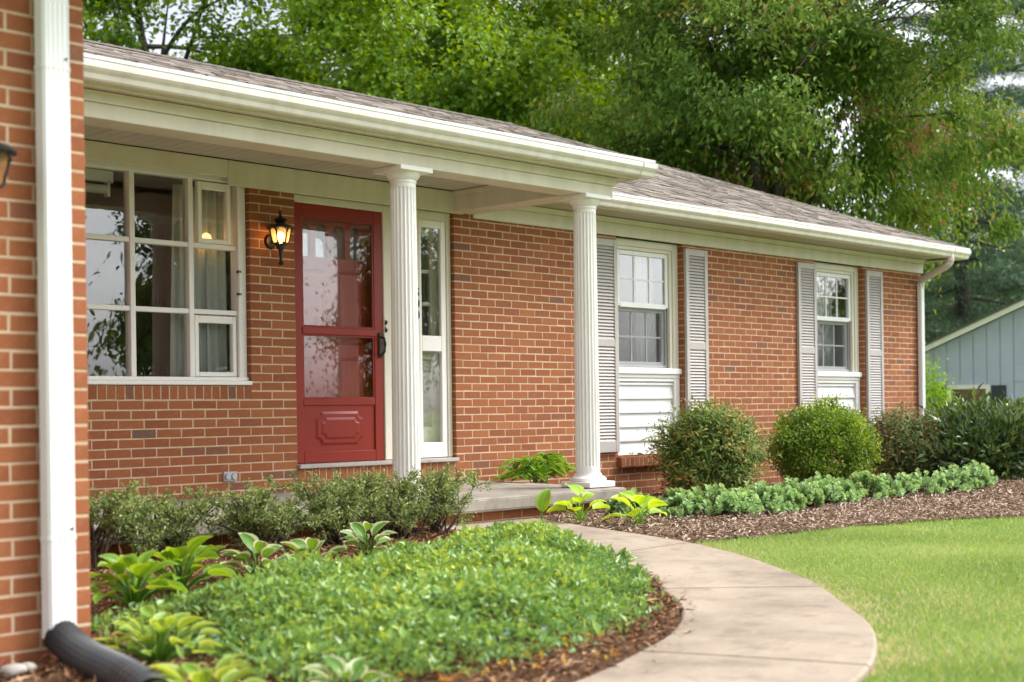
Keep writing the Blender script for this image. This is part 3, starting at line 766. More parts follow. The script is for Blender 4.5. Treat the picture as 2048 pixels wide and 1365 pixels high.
ln.build('glazing_bead', M['red'], en)
for za, zb in ((1.632, 2.505), (1.064, 1.574)): MB().box(xa + .014, xb - .014, y0 + .014, y0 + .018, za + .014, zb - .014).build('pane', M['doorglass'], en)
kp = MB().box(xa, xb, y0 + .014, y1 - .004, .645, 1.012).build('kick_panel', M['red'], en)
def carved(cx, cz, hw, hh, r, yb, yf, mat, name):
    P = []
    for sx, sz, a0 in ((1, -1, 180), (1, 1, 270), (-1, 1, 0), (-1, -1, 90)):
        ccx, ccz = cx + sx * hw, cz + sz * hh
        for i in range(7):
            t = math.radians(a0 - i * 15); P.append((ccx + r * math.cos(t), ccz + r * math.sin(t)))
    P2 = [(cx + (p - cx) * (1 - .02 / hw), cz + (q - cz) * (1 - .02 / hh)) for p, q in P]
    n = len(P); V = [(p, yb, q) for p, q in P] + [(p, yf, q) for p, q in P2]
    F = [(i, (i + 1) % n, n + (i + 1) % n, n + i) for i in range(n)] + [tuple(range(n, 2 * n))]
    return MB().add(V, F).build(name, mat, en)
kx, kz = (xa + xb) / 2, .828
carved(kx, kz, .245, .135, .055, y0 + .0135, y0 + .002, M['red'], 'raised_panel'); carved(kx, kz, .195, .088, .042, y0 + .0015, y0 - .006, M['red'], 'raised_panel')
hb = MB(); hb.box(-.928, -.892, .030, .048, 1.40, 1.605); hb.build('handle_plate', M['black'], en, bevel=.006)
MB().tube([(-.908, .034, 1.57), (-.906, -.006, 1.56), (-.905, -.018, 1.51), (-.907, -.012, 1.45), (-.910, .03, 1.415)], [.010, .010, .011, .010, .008], 8).build('handle', M['black'], en)
# inner door
idr = bpy.data.objects.new('inner_door', None); link(idr, house)
IX0, IX1 = DX0 + .03, DX1 - .03
mbi = MB(); zl0, zl1 = 2.20, 2.47; n4 = 4; wl = (IX1 - IX0 - .16) / n4
mbi.box(IX0, IX1, .150, .19, .56, zl0); mbi.box(IX0, IX1, .150, .19, zl1, 2.60)
mbi.box(IX0, IX0 + .10, .150, .19, zl0, zl1); mbi.box(IX1 - .10, IX1, .150, .19, zl0, zl1)
gap = .05; lw = (IX1 - IX0 - .20 - 3 * gap) / 4
lights = []
for i in range(4):
    a = IX0 + .10 + i * (lw + gap); lights.append((a, a + lw))
    if i < 3: mbi.box(a + lw, a + lw + gap, .150, .19, zl0, zl1)
    arc = [(a, zl1)] + [(a + lw / 2 - lw / 2 * math.cos(t), zl1 - lw / 2 + lw / 2 * math.sin(t)) for t in np.linspace(0, math.pi, 11)] + [(a + lw, zl1)]
    for q in range(1, len(arc) - 2):
        p1, p2 = arc[q], arc[q + 1]; mbi.prism([(p1[0], p1[1]), (p2[0], p2[1]), (p2[0], zl1), (p1[0], zl1)] if False else [(p1[0], zl1 + .001), (p1[0], p1[1]), (p2[0], p2[1]), (p2[0], zl1 + .001)], .151, .189, 'y')
mbi.build('door_leaf', M['redin'], idr)
for a, b in lights: MB().box(a, b, .168, .172, zl0, zl1).build('pane', M['glassflat'], idr)
for za, zb in ((1.50, 2.10), (.70, 1.40)):
    for a, b in ((IX0 + .10, (IX0 + IX1) / 2 - .05), ((IX0 + IX1) / 2 + .05, IX1 - .10)):
        V = [(a, .1495, za), (b, .1495, za), (b, .1495, zb), (a, .1495, zb)] + [(a + .03, .128, za + .03), (b - .03, .128, za + .03), (b - .03, .128, zb - .03), (a + .03, .128, zb - .03)]
        MB().add(V, [(0, 1, 5, 4), (1, 2, 6, 5), (2, 3, 7, 6), (3, 0, 4, 7), (4, 5, 6, 7)]).build('raised_panel', M['redin'], idr)
MB().tube([(IX1 - .06, .15, 1.5), (IX1 - .06, .09, 1.5)], [.02, .03], 12).build('knob', M['metal'], idr)
# frame, sill, mullion, sidelight
ef = bpy.data.objects.new('door_frame', None); link(ef, house)
f = MB(); f.box(DR[0] + .001, DX0 - .002, .030, .20, .558, 2.66); f.box(DX0 - .002, DX1 + .002, .034, .20, 2.602, 2.66)
f.box(DX1 + .003, -.462, .036, .20, .558, 2.66); f.box(-.150, DR[1] - .003, .040, .20, .558, 2.66); f.box(-.462, -.150, .040, .20, 2.585, 2.66)
f.build('jamb', M['cream'], ef, bevel=.004)
MB().prism([(.2, .520), (-.030, .520), (-.033, .526), (-.033, .552), (.2, .557)], DR[0] + .001, DR[1] + .004).build('threshold', M['sill'], ef, bevel=.003)
slt = bpy.data.objects.new('sidelight', None); link(slt, house)
s = MB(); s.box(-.461, -.432, .050, .085, .56, 2.584); s.box(-.208, -.151, .050, .085, .56, 2.584)
for za, zb in ((2.520, 2.584), (1.466, 1.598), (.56, .688)): s.box(-.432, -.208, .050, .085, za, zb)
s.build('frame', M['white'], slt, bevel=.004)
for za, zb in ((1.598, 2.520), (.688, 1.466)): MB().box(-.432, -.208, .066, .070, za, zb).build('pane', M['glassflat'], slt)
i_ = MB(); i_.box(-.461, -.40, .145, .19, .56, 2.584); i_.box(-.24, -.151, .145, .19, .56, 2.584)
for za, zb in ((2.46, 2.584), (2.14, 2.17), (1.86, 1.89), (1.40, 1.60), (.56, .82)): i_.box(-.40, -.24, .145, .19, za, zb)
i_.build('inner_sash', M['cream'], slt, bevel=.003)
MB().box(-.40, -.24, .17, .18, .82, 1.40).build('inner_panel', M['linen'], slt)
for za, zb in ((1.60, 1.86), (1.89, 2.14), (2.17, 2.46)): MB().box(-.40, -.24, .166, .170, za, zb).build('pane', M['glassflat'], slt)
# house numbers and bell on the white post
def text(ch, loc, size, mat, parent, name):
    cu = bpy.data.curves.new('t', 'FONT'); cu.body = ch; cu.size = size; cu.extrude = .003; cu.offset = .004; cu.align_x = 'CENTER'; cu.align_y = 'CENTER'
    o = bpy.data.objects.new('t', cu); COL.objects.link(o); bpy.context.view_layer.update()
    me = bpy.data.meshes.new_from_object(o.evaluated_get(bpy.context.evaluated_depsgraph_get())); bpy.data.objects.remove(o)
    me.materials.clear(); me.materials.append(mat)
    q = inst(name, me, parent, loc, (math.pi / 2, 0, 0)); return q
for ch, z in (('5', 1.955), ('0', 1.860), ('0', 1.765)): text(ch, (-.503, .031, z), .095, M['black'], ef, 'house_number')
bl = MB()
for z0, sg in ((1.690, 1), (1.628, -1)):
    pts = [(-.852 + .010 * math.cos(t), .030, z0 + sg * .016 * math.sin(t)) for t in np.linspace(-.8, 3.9, 12)]; bl.tube(pts, .0045, 6)
    bl.tube([(-.862, .03, z0 - sg * .02), (-.845, .03, z0 + sg * .004)], .005, 6)
bl.build('bell_plate', M['black'], ef)
MB().tube([(-.852, .036, 1.659), (-.852, .022, 1.659)], .008, 12).build('bell_button', M['vinyl'], ef)

# ---- inside: dark rooms behind the glass
rm = MB()
def room(mb, x0, x1, y0, y1, z0, z1):
    mb.add([(x0, y0, z0), (x1, y0, z0), (x1, y1, z0), (x0, y1, z0), (x0, y0, z1), (x1, y0, z1), (x1, y1, z1), (x0, y1, z1)], [(4, 7, 6, 5), (1, 5, 6, 2), (2, 6, 7, 3), (3, 7, 4, 0)])
room(rm, -5.7, -2.0, .17, 4.2, .42, 2.86); room(rm, -1.95, -.05, .21, 4.2, .42, 2.86); room(rm, .3, 4.2, .21, 4.0, .42, 2.86); room(rm, 4.3, 8.0, .21, 4.0, .42, 2.86)
rm.build('interior_walls', M['interior'], house)
MB().box(-5.7, 8.0, .17, 4.2, .38, .42).build('interior_floor', M['ifloor'], house)
def curtain(name, label, x0, x1, y, z0, z1, folds, amp=.03, flare=0.0, group=None):
    n = folds * 8; V = []; 
    for z, f in ((z1, .6), (z1 - .05, .75), ((z0 + z1) / 2, 1), (z0, 1.15)):
        for i in range(n + 1):
            t = i / n; x = x0 + (x1 - x0) * t
            V.append((x - flare * (1 - t) * (z1 - z) / (z1 - z0), y + amp * f * math.sin(t * folds * 2 * math.pi + .4 * math.sin(5 * t + z)), z))
    Q = [(r * (n + 1) + i, r * (n + 1) + i + 1, (r + 1) * (n + 1) + i + 1, (r + 1) * (n + 1) + i) for r in range(3) for i in range(n)]
    o = npmesh(name, V, Q, mat=M['curtain'], smooth=True); md = o.modifiers.new('s', 'SOLIDIFY'); md.thickness = .003
    return tag(o, label, 'curtain', group)
curtain('curtain', 'white pleated curtain behind the right side of the picture window', -2.74, -2.28, .235, .46, 2.66, 6, .022, .06)
curtain('curtain', 'sheer curtain on the right side of the window nearest the corner', 6.16, 6.55, .33, 1.0, 2.6, 5, .02)
curtain('curtain', 'sheer curtain inside the window beside the porch column', 2.80, 3.06, .33, 1.0, 2.6, 4, .02)
rb = thing('roller_blind', (-3.75, .22, 2.56), 'rolled up white blind at the top of the picture window', 'blind')
MB().tube([(-.55, 0, 0), (.45, 0, 0)], .032, 14).build('roll', M['curtain'], rb); MB().box(-.56, .50, -.02, .03, .05, .13).build('headrail', M['vinyl'], rb)
MB().box(.455, .475, -.02, .03, -.05, .06).build('bracket', M['vinyl'], rb)
def emit(name, col, st):
    m, n, b, out = newmat(name); b.inputs['Base Color'].default_value = (*col, 1); b.inputs['Emission Color'].default_value = (*col, 1); b.inputs['Emission Strength'].default_value = st; return m
tl = thing('table_lamp', (-2.02, 1.05, 1.12), 'lit table lamp glowing orange behind the picture window curtain', 'lamp')
tl.location = (-2.50, .165, .46)
MB().lathe([(.035, 0), (.038, .02), (.014, .05), (.010, .3), (.012, 1.35), (.012, 1.76)], (0, 0, 0), 16).build('stand', M['metal'], tl)
MB().lathe([(.044, 1.74), (.043, 1.79), (.032, 1.835), (.012, 1.85)], (0, 0, 0), 20).build('lamp_shade', emit('lamp_glow', (1.0, .52, .18), 1.3), tl)

# ================================================================== WALL LANTERNS
M['lampglass'] = None
def lampglass():
    m, n, b, out = newmat('rippled_lamp_glass'); n.nodes.remove(b)
    g = n.nodes.new('ShaderNodeBsdfGlossy'); g.inputs['Roughness'].default_value = .15
    t = n.nodes.new('ShaderNodeBsdfTransparent'); t.inputs[0].default_value = (.95, .72, .42, 1)
    tl_ = n.nodes.new('ShaderNodeBsdfTranslucent'); tl_.inputs[0].default_value = (.9, .62, .32, 1)
    m1 = n.nodes.new('ShaderNodeMixShader'); m1.inputs[0].default_value = .35; m2 = n.nodes.new('ShaderNodeMixShader'); m2.inputs[0].default_value = .10
    n.links.new(t.outputs[0], m1.inputs[1]); n.links.new(tl_.outputs[0], m1.inputs[2]); n.links.new(m1.outputs[0], m2.inputs[1]); n.links.new(g.outputs[0], m2.inputs[2]); n.links.new(m2.outputs[0], out.inputs[0])
    bp = n.nodes.new('ShaderNodeBump'); bp.inputs['Strength'].default_value = .6; bp.inputs['Distance'].default_value = .01
    x = noise(n, 45, 3); n.links.new(x.outputs[0], bp.inputs['Height']); n.links.new(bp.outputs[0], g.inputs['Normal']); n.links.new(bp.outputs[0], tl_.inputs['Normal']); return m
M['lampglass'] = lampglass(); M['bulb'] = emit('lit_bulb', (1.0, .66, .30), 13.0); M['bulboff'] = paint('white_bulb', (.7, .7, .68), .3)
def lantern(loc, label, lit, sc=1.0):
    """origin on the wall face, head stands .16 m off the wall (-Y); z = 0 at the arm's foot"""
    t = thing('wall_lantern', loc, label, 'lantern', 'wall lanterns'); t.scale = (sc, sc, sc); ax = -.135
    MB().tube([(0, -.001, .20), (0, -.022, .20)], [.062, .05], 20).build('back_plate', M['black'], t)
    MB().tube([(0, -.02, .20), (0, -.07, .185), (0, -.115, .165), (0, ax, .15)], .009, 8).build('arm', M['black'], t)
    MB().lathe([(.004, .0), (.016, .006), (.022, .018), (.014, .03), (.012, .04), (.015, .10), (.020, .125), (.034, .130), (.036, .155), (.048, .158), (.050, .170), (.02, .172)], (0, ax, 0), 16).build('tail', M['black'], t)
    nb, zb, zt, rb_, rt = 6, .172, .292, .058, .088
    posts = MB(); panes = []
    for i in range(nb):
        a = math.pi / nb + 2 * math.pi * i / nb; a2 = math.pi / nb + 2 * math.pi * (i + 1) / nb
        p = lambda r, z, q: (r * math.cos(q), ax + r * math.sin(q), z)
        posts.tube([p(rb_, zb, a), p(rt, zt, a)], .0055, 6)
        posts.tube([p(rb_, zb + .003, a), p(rb_, zb + .003, a2)], .005, 6); posts.tube([p(rt, zt - .002, a), p(rt, zt - .002, a2)], .006, 6)
        for s0, s1 in ((a, a2), (a2, a)):      # arched corners
            q = [tuple(np.array(p(rt, zt, s0)) * (1 - u) + np.array(p(rt, zt, s1)) * u + np.array([0, 0, -.03 * (1 - u / .45) ** 2])) for u in (0, .15, .3, .45)]
            posts.tube(q, .004, 5)
        MB().add([p(rb_ - .003, zb, a), p(rb_ - .003, zb, a2), p(rt - .003, zt, a2), p(rt - .003, zt, a)], [(0, 1, 2, 3)]).build('pane', M['lampglass'], t)
    posts.build('cage', M['black'], t)
    MB().lathe([(.02, zt - .002), (.108, zt - .004), (.110, zt + .004), (.085, zt + .022), (.055, zt + .030), (.040, zt + .034), (.034, zt + .046), (.052, zt + .062), (.046, zt + .072), (.022, zt + .084), (.012, zt + .092), (.011, zt + .112), (.014, zt + .122), (.004, zt + .140)], (0, ax, 0), 18).build('roof', M['black'], t)
    MB().lathe([(.012, zb - .002), (.013, zb + .02), (.022, zb + .035), (.030, zb + .055), (.026, zb + .075), (.012, zb + .088), (.002, zb + .09)], (0, ax, 0), 16).build('bulb', M['bulb'] if lit else M['bulboff'], t, smooth=True)
    return t
lantern((-2.035, 0, 2.072), 'black wall lantern with a lit amber bulb beside the red door', True, .97)
lantern((-6.285, -4.0, 1.580), 'unlit black wall lantern cut off at the left edge on the near brick wall', False, 1.0)

# ---- small fittings
ob = thing('outlet_cover', (-2.436, 0, .489), 'grey weatherproof double outlet cover low on the brick wall', 'outlet')
MB().box(-.06, .06, -.018, .002, -.036, .036).build('plate', M['metal'], ob, bevel=.004)
for sx in (-.028, .028):
    MB().tube([(sx, -.018, 0), (sx, -.034, 0)], [.024, .022], 18).build('flip_lid', M['metal'], ob)
vp = thing('vent_cap', (4.0, -.22, float(gh(4.0, -.22))), 'small black vent cap standing by the wall foot between two bushes', 'vent')
vp.location = (3.63, -.12, .05)
MB().lathe([(.025, 0), (.025, .09), (.045, .092), (.05, .11), (.048, .145), (.03, .16)], (0, 0, 0), 16).build('cap', M['black'], vp)
# corrugated drain pipe at the wing downspout
dp = thing('drain_pipe', (-5.985, -4.06, .03), 'black corrugated plastic drain pipe on the downspout foot at bottom left', 'drain pipe')
pts = smoothline([(0.0, -.0, .128), (.0, -.045, .110), (-.008, -.13, .088), (-.022, -.26, .070), (-.045, -.42, .062), (-.09, -.62, .058), (-.20, -.95, .058)], 26)
rad = [.056 + (.008 if i % 4 < 2 else 0) for i in range(len(pts))]
MB().tube(pts, rad, 20, cap=False).build('hose', M['pipe'], dp)
stone = paint('pale_stone', (.40, .37, .33), .9, .08, bs=30, bst=.4)
for i, (sx, sy, r) in enumerate(((-6.28, -4.09, .040), (-6.20, -4.12, .048), (-6.42, -4.14, .055), (-6.12, -4.08, .036))):
    bm = bmesh.new(); bmesh.ops.create_icosphere(bm, subdivisions=3, radius=r)
    for v in bm.verts: v.co *= 1 + .22 * math.sin(v.co.x * 40 + i) * math.cos(v.co.y * 35 + v.co.z * 30); v.co.z *= .55
    me = bpy.data.meshes.new('stone'); bm.to_mesh(me); bm.free(); me.materials.append(stone)
    o = link(bpy.data.objects.new('stone', me)); o.location = (sx, sy, float(gh(sx, sy)) + r * .35 + .01)
    tag(o, ('small white stone furthest left at the wing wall foot', 'largest pale stone beside the corrugated pipe', 'flat pale stone at the left frame edge by the brick', 'smallest pale stone next to the downspout')[i], 'stone', 'stones at the wing wall foot')

# ================================================================== NEIGHBOUR
nc = at(1990, 800, 33.5); NG = float(gh(nc[0], nc[1]))
nb = thing('neighbour_house', (nc[0], nc[1], NG - .02), 'blue grey board sided house with a gable behind the bushes at right', 'house', rz=-YAW - .40 + .03)
M['blue'] = paint('blue_grey_siding', (.48, .51, .68), .7, .04, dscale=1.2)
zv = lambda py: .958 + 33.5 * (806 - py) / FOC - NG
wl_, wr_ = -2.6, 7.4
ze = zv(738); zr = ze + .455 * (2.4 + 2.6)
xr = 2.4
MB().prism([(wl_, 0), (wr_, 0), (wr_, ze), (xr, zr), (wl_, ze)], .05, 7.0, 'y').build('wall', M['blue'], nb)
x = wl_
while x < wr_ - .02:
    e = min(x + .303, wr_); t0 = ze + (zr - ze) * (1 - abs(x - xr) / (xr - wl_)); t1 = ze + (zr - ze) * (1 - abs(e - xr) / (xr - wl_))
    MB().prism([(x + .009, 0), (e - .009, 0), (e - .009, t1 - .01), (x + .009, t0 - .01)], .020, .049, 'y').build('board', M['blue'], nb); x = e
MB().box(.42, wr_, .0, .024, zv(760), zv(756)).build('trim_band', M['blue'], nb)
rk = MB(); dz = .13
for s, xe in ((1, wl_ - .35), (-1, wr_ + .35)):
    zz = ze - .455 * .35 if s == 1 else ze - .455 * .35
    rk.prism([(xe, zz), (xr, zr), (xr, zr + dz), (xe, zz + dz)], -.30, -.26, 'y')
rk.build('rake_board', M['white'], nb)
nr = MB()
for xe in (wl_ - .38, wr_ + .38): nr.prism([(xe, ze - .455 * .38 + dz + .003), (xr, zr + dz + .003), (xr, zr + dz + .05), (xe, ze - .455 * .38 + dz + .05)], -.34, 7.3, 'y')
nr.build('roof', M['shingle'], nb)
wz1 = zv(766); wx0, wx1 = -1.09, -.10
nw = bpy.data.objects.new('window', None); link(nw, nb)
f = MB(); f.box(wx0, wx0 + .1, -.03, .02, wz1 - 1.35, wz1); f.box(wx1 - .1, wx1, -.03, .02, wz1 - 1.35, wz1); f.box(wx0 + .1, wx1 - .1, -.03, .02, wz1 - .1, wz1); f.box(wx0 + .1, wx1 - .1, -.03, .02, wz1 - 1.35, wz1 - 1.25); f.box(wx0 + .1, wx1 - .1, -.02, .02, wz1 - .70, wz1 - .65)
f.build('frame', M['white'], nw)
nroom = MB().box(wx0 + .1, wx1 - .1, .0, .012, wz1 - 1.25, wz1 - .1).build('backing', M['dark'], nw)
MB().box(wx0 + .1, wx1 - .1, -.012, -.006, wz1 - 1.25, wz1 - .1).build('pane', M['glassflat'], nw)
for a, b in ((wx0 - .36, wx0 - .02), (wx1 + .02, wx1 + .36)): MB().box(a, b, -.01, .022, wz1 - 1.35, wz1 - .02).build('shutter', M['dark'], nb)

# ================================================================== PLANTS
def leafquads(c, d, n, L, W, fold=.15, curl=.2):
    """c base points, d leaf directions, n rough normals; L, W arrays -> verts, quads"""
    d = unit(d); s = unit(np.cross(d, n)); n = np.cross(s, d); L = np.asarray(L)[:, None]; W = np.asarray(W)[:, None]
    m = c + d * L * .45
    V = np.stack([c, m + s * W * .5 + n * W * fold, c + d * L - n * L * curl, m - s * W * .5 + n * W * fold], 1)
    Q = np.arange(len(c) * 4).reshape(-1, 4); return V, Q
def rdir(n): return unit(rng.normal(size=(n, 3)))
def clip01(v): return np.clip(v, 0, 1)

# ---- trees
def tree(name, label, base, H, tr, cc, rad, ncl, per, leaf, lmat, bmat, seed, cat='tree', group=None, limbs=16, spread=.55, flat=.6, droop=.5, zmin=None, forks=1, lean=(0, 0)):
    global rng
    old = rng; rng = np.random.default_rng(seed); rnd = random.Random(seed)
    t = thing(name, tuple(base), label, cat, group)
    cc = np.array(cc, float); rad = np.array(rad, float)          # crown centre / radii, local
    wood = MB(); top = np.array([cc[0] * .7 + lean[0], cc[1] * .7 + lean[1], H * .80])
    trunks = []
    for k in range(forks):
        a = rnd.uniform(0, 6.28); off = np.array([math.cos(a), math.sin(a), 0]) * (0 if forks == 1 else rad[0] * .30)
        f0 = np.array([0, 0, H * (.18 if forks > 1 else .0)])
        P = [np.zeros(3), f0 * .5, f0] if forks > 1 else [np.zeros(3)]
        for u in np.linspace(.15, 1, 7): P.append(f0 + (top + off - f0) * u + np.array([rnd.uniform(-.12, .12), rnd.uniform(-.12, .12), 0]) * (1 - .2 * u))
        n = len(P); R = [tr * (1.25 if i == 0 else 1) * (1 - .85 * i / (n - 1)) ** .8 / (1 if forks == 1 else 1.25) for i in range(n)]
        wood.tube(P, R, 9); trunks.append(np.array(P))
    # cluster centres, mostly in the outer half of the crown
    nbig = max(12, ncl // 6); big = []
    while len(big) < nbig:
        p = rng.normal(size=3); p = p / np.linalg.norm(p) * (rng.random() ** .40)
        q = cc + p * rad * (1 + .22 * math.sin(3 * p[0] * 2 + seed) * math.cos(4 * p[1] + 2 * p[2]))
        if zmin is not None and q[2] < zmin: continue
        big.append(q)
    big = np.array(big); bi = rng.integers(0, nbig, ncl); cs_ = rad.mean() * .125
    cl = big[bi] + rng.normal(size=(ncl, 3)) * np.array([1, 1, .55]) * cs_ * rng.uniform(.7, 1.25, nbig)[bi][:, None]
    cl[:, 2] -= .10 * cs_ * ((cl[:, 0] - big[bi, 0]) ** 2 + (cl[:, 1] - big[bi, 1]) ** 2) / cs_ ** 2
    nodes = []
    for k in range(limbs):
        T = trunks[k % forks]; u = .25 + .7 * (k + rnd.random()) / limbs; i = min(int(u * (len(T) - 1)), len(T) - 2); s = T[i] + (T[i + 1] - T[i]) * (u * (len(T) - 1) - i)
        g = cl[rnd.randrange(len(cl))]; e = s + (g - s) * .85; m = (s + e) / 2 + np.array([rnd.uniform(-.3, .3), rnd.uniform(-.3, .3), .12 * np.linalg.norm(e - s)])
        P = [np.array(p) for p in smoothline([s, m, e], 4)]; r0 = tr * .42 * (1 - .55 * u)
        wood.tube(P, [r0 * (1 - .85 * j / (len(P) - 1)) for j in range(len(P))], 6, cap=False); nodes += P[2:]
    nodes = np.array(nodes)
    for g in cl[::2]:
        d = np.linalg.norm(nodes - g, axis=1) + .6 * np.maximum(0, nodes[:, 2] - g[2]); s = nodes[d.argmin()]
        m = (s + g) / 2 + np.array([0, 0, .1 * np.linalg.norm(g - s)]); wood.tube([s, m, g], [tr * .07, tr * .05, tr * .02], 4, cap=False)
    wood.build('trunk', bmat, t, smooth=True)
    N = ncl * per; ci = np.repeat(np.arange(ncl), per)
    off = rng.normal(size=(N, 3)) * np.array([1, 1, flat]) * spread * rng.uniform(.5, 1.25, ncl)[ci][:, None]
    c = cl[ci] + off; c[:, 2] -= .25 * (off[:, 0] ** 2 + off[:, 1] ** 2) / spread
    out = unit(c - cc); d = unit(rdir(N) * .8 + out * .5 + np.array([0, 0, -droop])); nrm = rdir(N) * .5 + np.array([0, 0, 1.0]) + unit(off) * .5 + out * .3
    L_ = leaf[0] * rng.uniform(.6, 1.25, N); V, Q = leafquads(c, d, nrm, L_, L_ * leaf[1])
    h = clip01(.6 * rng.random(nbig)[bi][ci] + .4 * rng.random(ncl)[ci])
    v = clip01((.42 * rng.random(N) + .58 * h - .5) * 1.55 + .5)
    npmesh('crown', V, Q, mat=lmat, parent=t, face_attr={'v': v})
    rng = old; return t
LM = leafmat('maple_leaf', [(0, (0.053, 0.128, 0.010)), (.35, (0.097, 0.212, 0.015)), (.7, (0.167, 0.323, 0.022)), (1, (0.264, 0.442, 0.037))], .42)
LM2 = leafmat('oak_leaf_dark', [(0, (0.035, 0.080, 0.011)), (.4, (0.067, 0.136, 0.018)), (.8, (0.114, 0.200, 0.026)), (1, (0.176, 0.256, 0.043))], .38)
LP = leafmat('pear_leaf', [(0, (0.062, 0.134, 0.019)), (.35, (0.109, 0.218, 0.032)), (.60, (0.179, 0.295, 0.047)), (.82, (0.284, 0.385, 0.079)), (.92, (0.359, 0.283, 0.103)), (1, (0.421, 0.244, 0.110))], .20, .55, .2)
LN = leafmat('pine_needle', [(0, (0.031, 0.070, 0.035)), (.5, (0.066, 0.132, 0.066)), (1, (0.132, 0.220, 0.121))], .2)
def base_at(px, D):
    p = at(px, 800, D); return np.array([p[0], p[1], float(gh(p[0], p[1])) - .05])
tree('flowering_pear_tree', 'broad tree with reddish leaf tips rising over the right roof', base_at(1560, 24), 11, .26, (.2, 0, 6.6), (4.2, 4.2, 4.6), 520, 270, (.125, .42), LP, M['bark'], 11, limbs=34, spread=.30, zmin=2.2, forks=3)
tree('maple_tree', 'bright green maple with forked dark trunk behind the porch roof', base_at(880, 30), 14, .34, (0, 0, 8.2), (5.0, 4.6, 5.4), 420, 240, (.125, .85), LM, M['bark'], 12, limbs=34, spread=.36, forks=3, droop=.3, zmin=3)
tree('maple_tree', 'light green maple at far left above the porch roof', base_at(330, 31), 13, .28, (0, 0, 7.8), (4.4, 4.2, 4.8), 280, 220, (.125, .85), LM, M['bark'], 13, limbs=26, spread=.36, droop=.3, forks=2, zmin=3)
tree('oak_tree', 'darker green tree between the two maples further back', base_at(600, 40), 16, .34, (0, 0, 8.8), (4.8, 4.8, 5.8), 110, 170, (.17, .7), LM2, M['bark'], 14, limbs=20, spread=.75, zmin=3)
tree('oak_tree', 'dark green tree filling the gap behind the pear tree', base_at(1180, 38), 16, .32, (0, 0, 8.0), (4.6, 4.6, 6.0), 190, 200, (.17, .7), LM2, M['bark'], 15, limbs=20, spread=.75, zmin=2)
tree('maple_tree', 'bright green maple half hidden left of the pear tree crown', base_at(1060, 33), 12, .24, (0, 0, 6.6), (3.2, 3.2, 3.8), 150, 200, (.12, .85), LM, M['bark'], 16, limbs=14, spread=.6, zmin=2.5)
tree('oak_tree', 'dark distant tree right of the house behind the blue house roof', base_at(1880, 62), 15, .34, (0, 0, 6.4), (7.0, 6, 5.6), 200, 190, (.22, .7), LM2, M['bark'], 17, limbs=18, spread=.95, zmin=.5)
tree('oak_tree', 'distant tree above the blue house at the right frame edge', base_at(2080, 66), 14, .34, (0, 0, 5.6), (6.4, 6, 4.6), 150, 180, (.22, .7), LM2, M['bark'], 18, limbs=18, spread=.95, zmin=.5)
def pine(label, base, H, tr, R, seed, z0=.18):
    global rng
    old = rng; rng = np.random.default_rng(seed); rnd = random.Random(seed)
    t = thing('pine_tree', tuple(base), label, 'tree', 'pine trees'); wood = MB()
    wood.tube([(0, 0, 0), (.1, 0, H * .4), (0, .1, H * .75), (0, 0, H)], [tr, tr * .75, tr * .4, .03], 9)
    cs = []; ds = []
    for k in range(64):
        u = z0 + (1 - z0) * (k + rnd.random()) / 64; z = H * u; a = k * 2.4 + rnd.uniform(-.4, .4); L_ = R * (1 - u) ** .7 * rnd.uniform(.7, 1.1) + .3
        d = np.array([math.cos(a), math.sin(a), 0]); p0 = np.array([0, 0, z]); p1 = p0 + d * L_ * .55 + np.array([0, 0, -.10 * L_]); p2 = p0 + d * L_ + np.array([0, 0, -.02 * L_])
        wood.tube([p0, p1, p2], [tr * .2, tr * .12, .015], 5, cap=False)
        for q in np.linspace(.25, 1, int(5 + L_ * 3)):
            c = p0 * (1 - q) ** 2 + 2 * q * (1 - q) * p1 + q * q * p2; sp = .30 + .25 * L_ * (1 - q) * .6
            for _ in range(4):
                cs.append(c + np.array([rnd.gauss(0, sp), rnd.gauss(0, sp), rnd.gauss(.05, .12)])); ds.append(d)
    cs = np.array(cs); ds = np.array(ds); per = 34; N = len(cs) * per; ci = np.repeat(np.arange(len(cs)), per)
    c = cs[ci] + rng.normal(size=(N, 3)) * np.array([.16, .16, .07]); d = unit(rdir(N) + ds[ci] * .7 + np.array([0, 0, .35]))
    L_ = rng.uniform(.12, .26, N); V, Q = leafquads(c, d, rdir(N), L_, L_ * .13, 0, .05)
    wood.build('trunk', M['bark'], t, smooth=True)
    npmesh('crown', V, Q, mat=LN, parent=t, face_attr={'v': clip01(.4 * rng.random(N) + .6 * rng.random(len(cs))[ci])}); rng = old
pine('tall blue green pine with layered boughs right of the pear tree', base_at(1925, 44), 17, .30, 4.6, 31, .16)
pine('blue green pine leaning out of the upper right frame corner', base_at(2085, 48), 18, .30, 4.6, 32, .12)

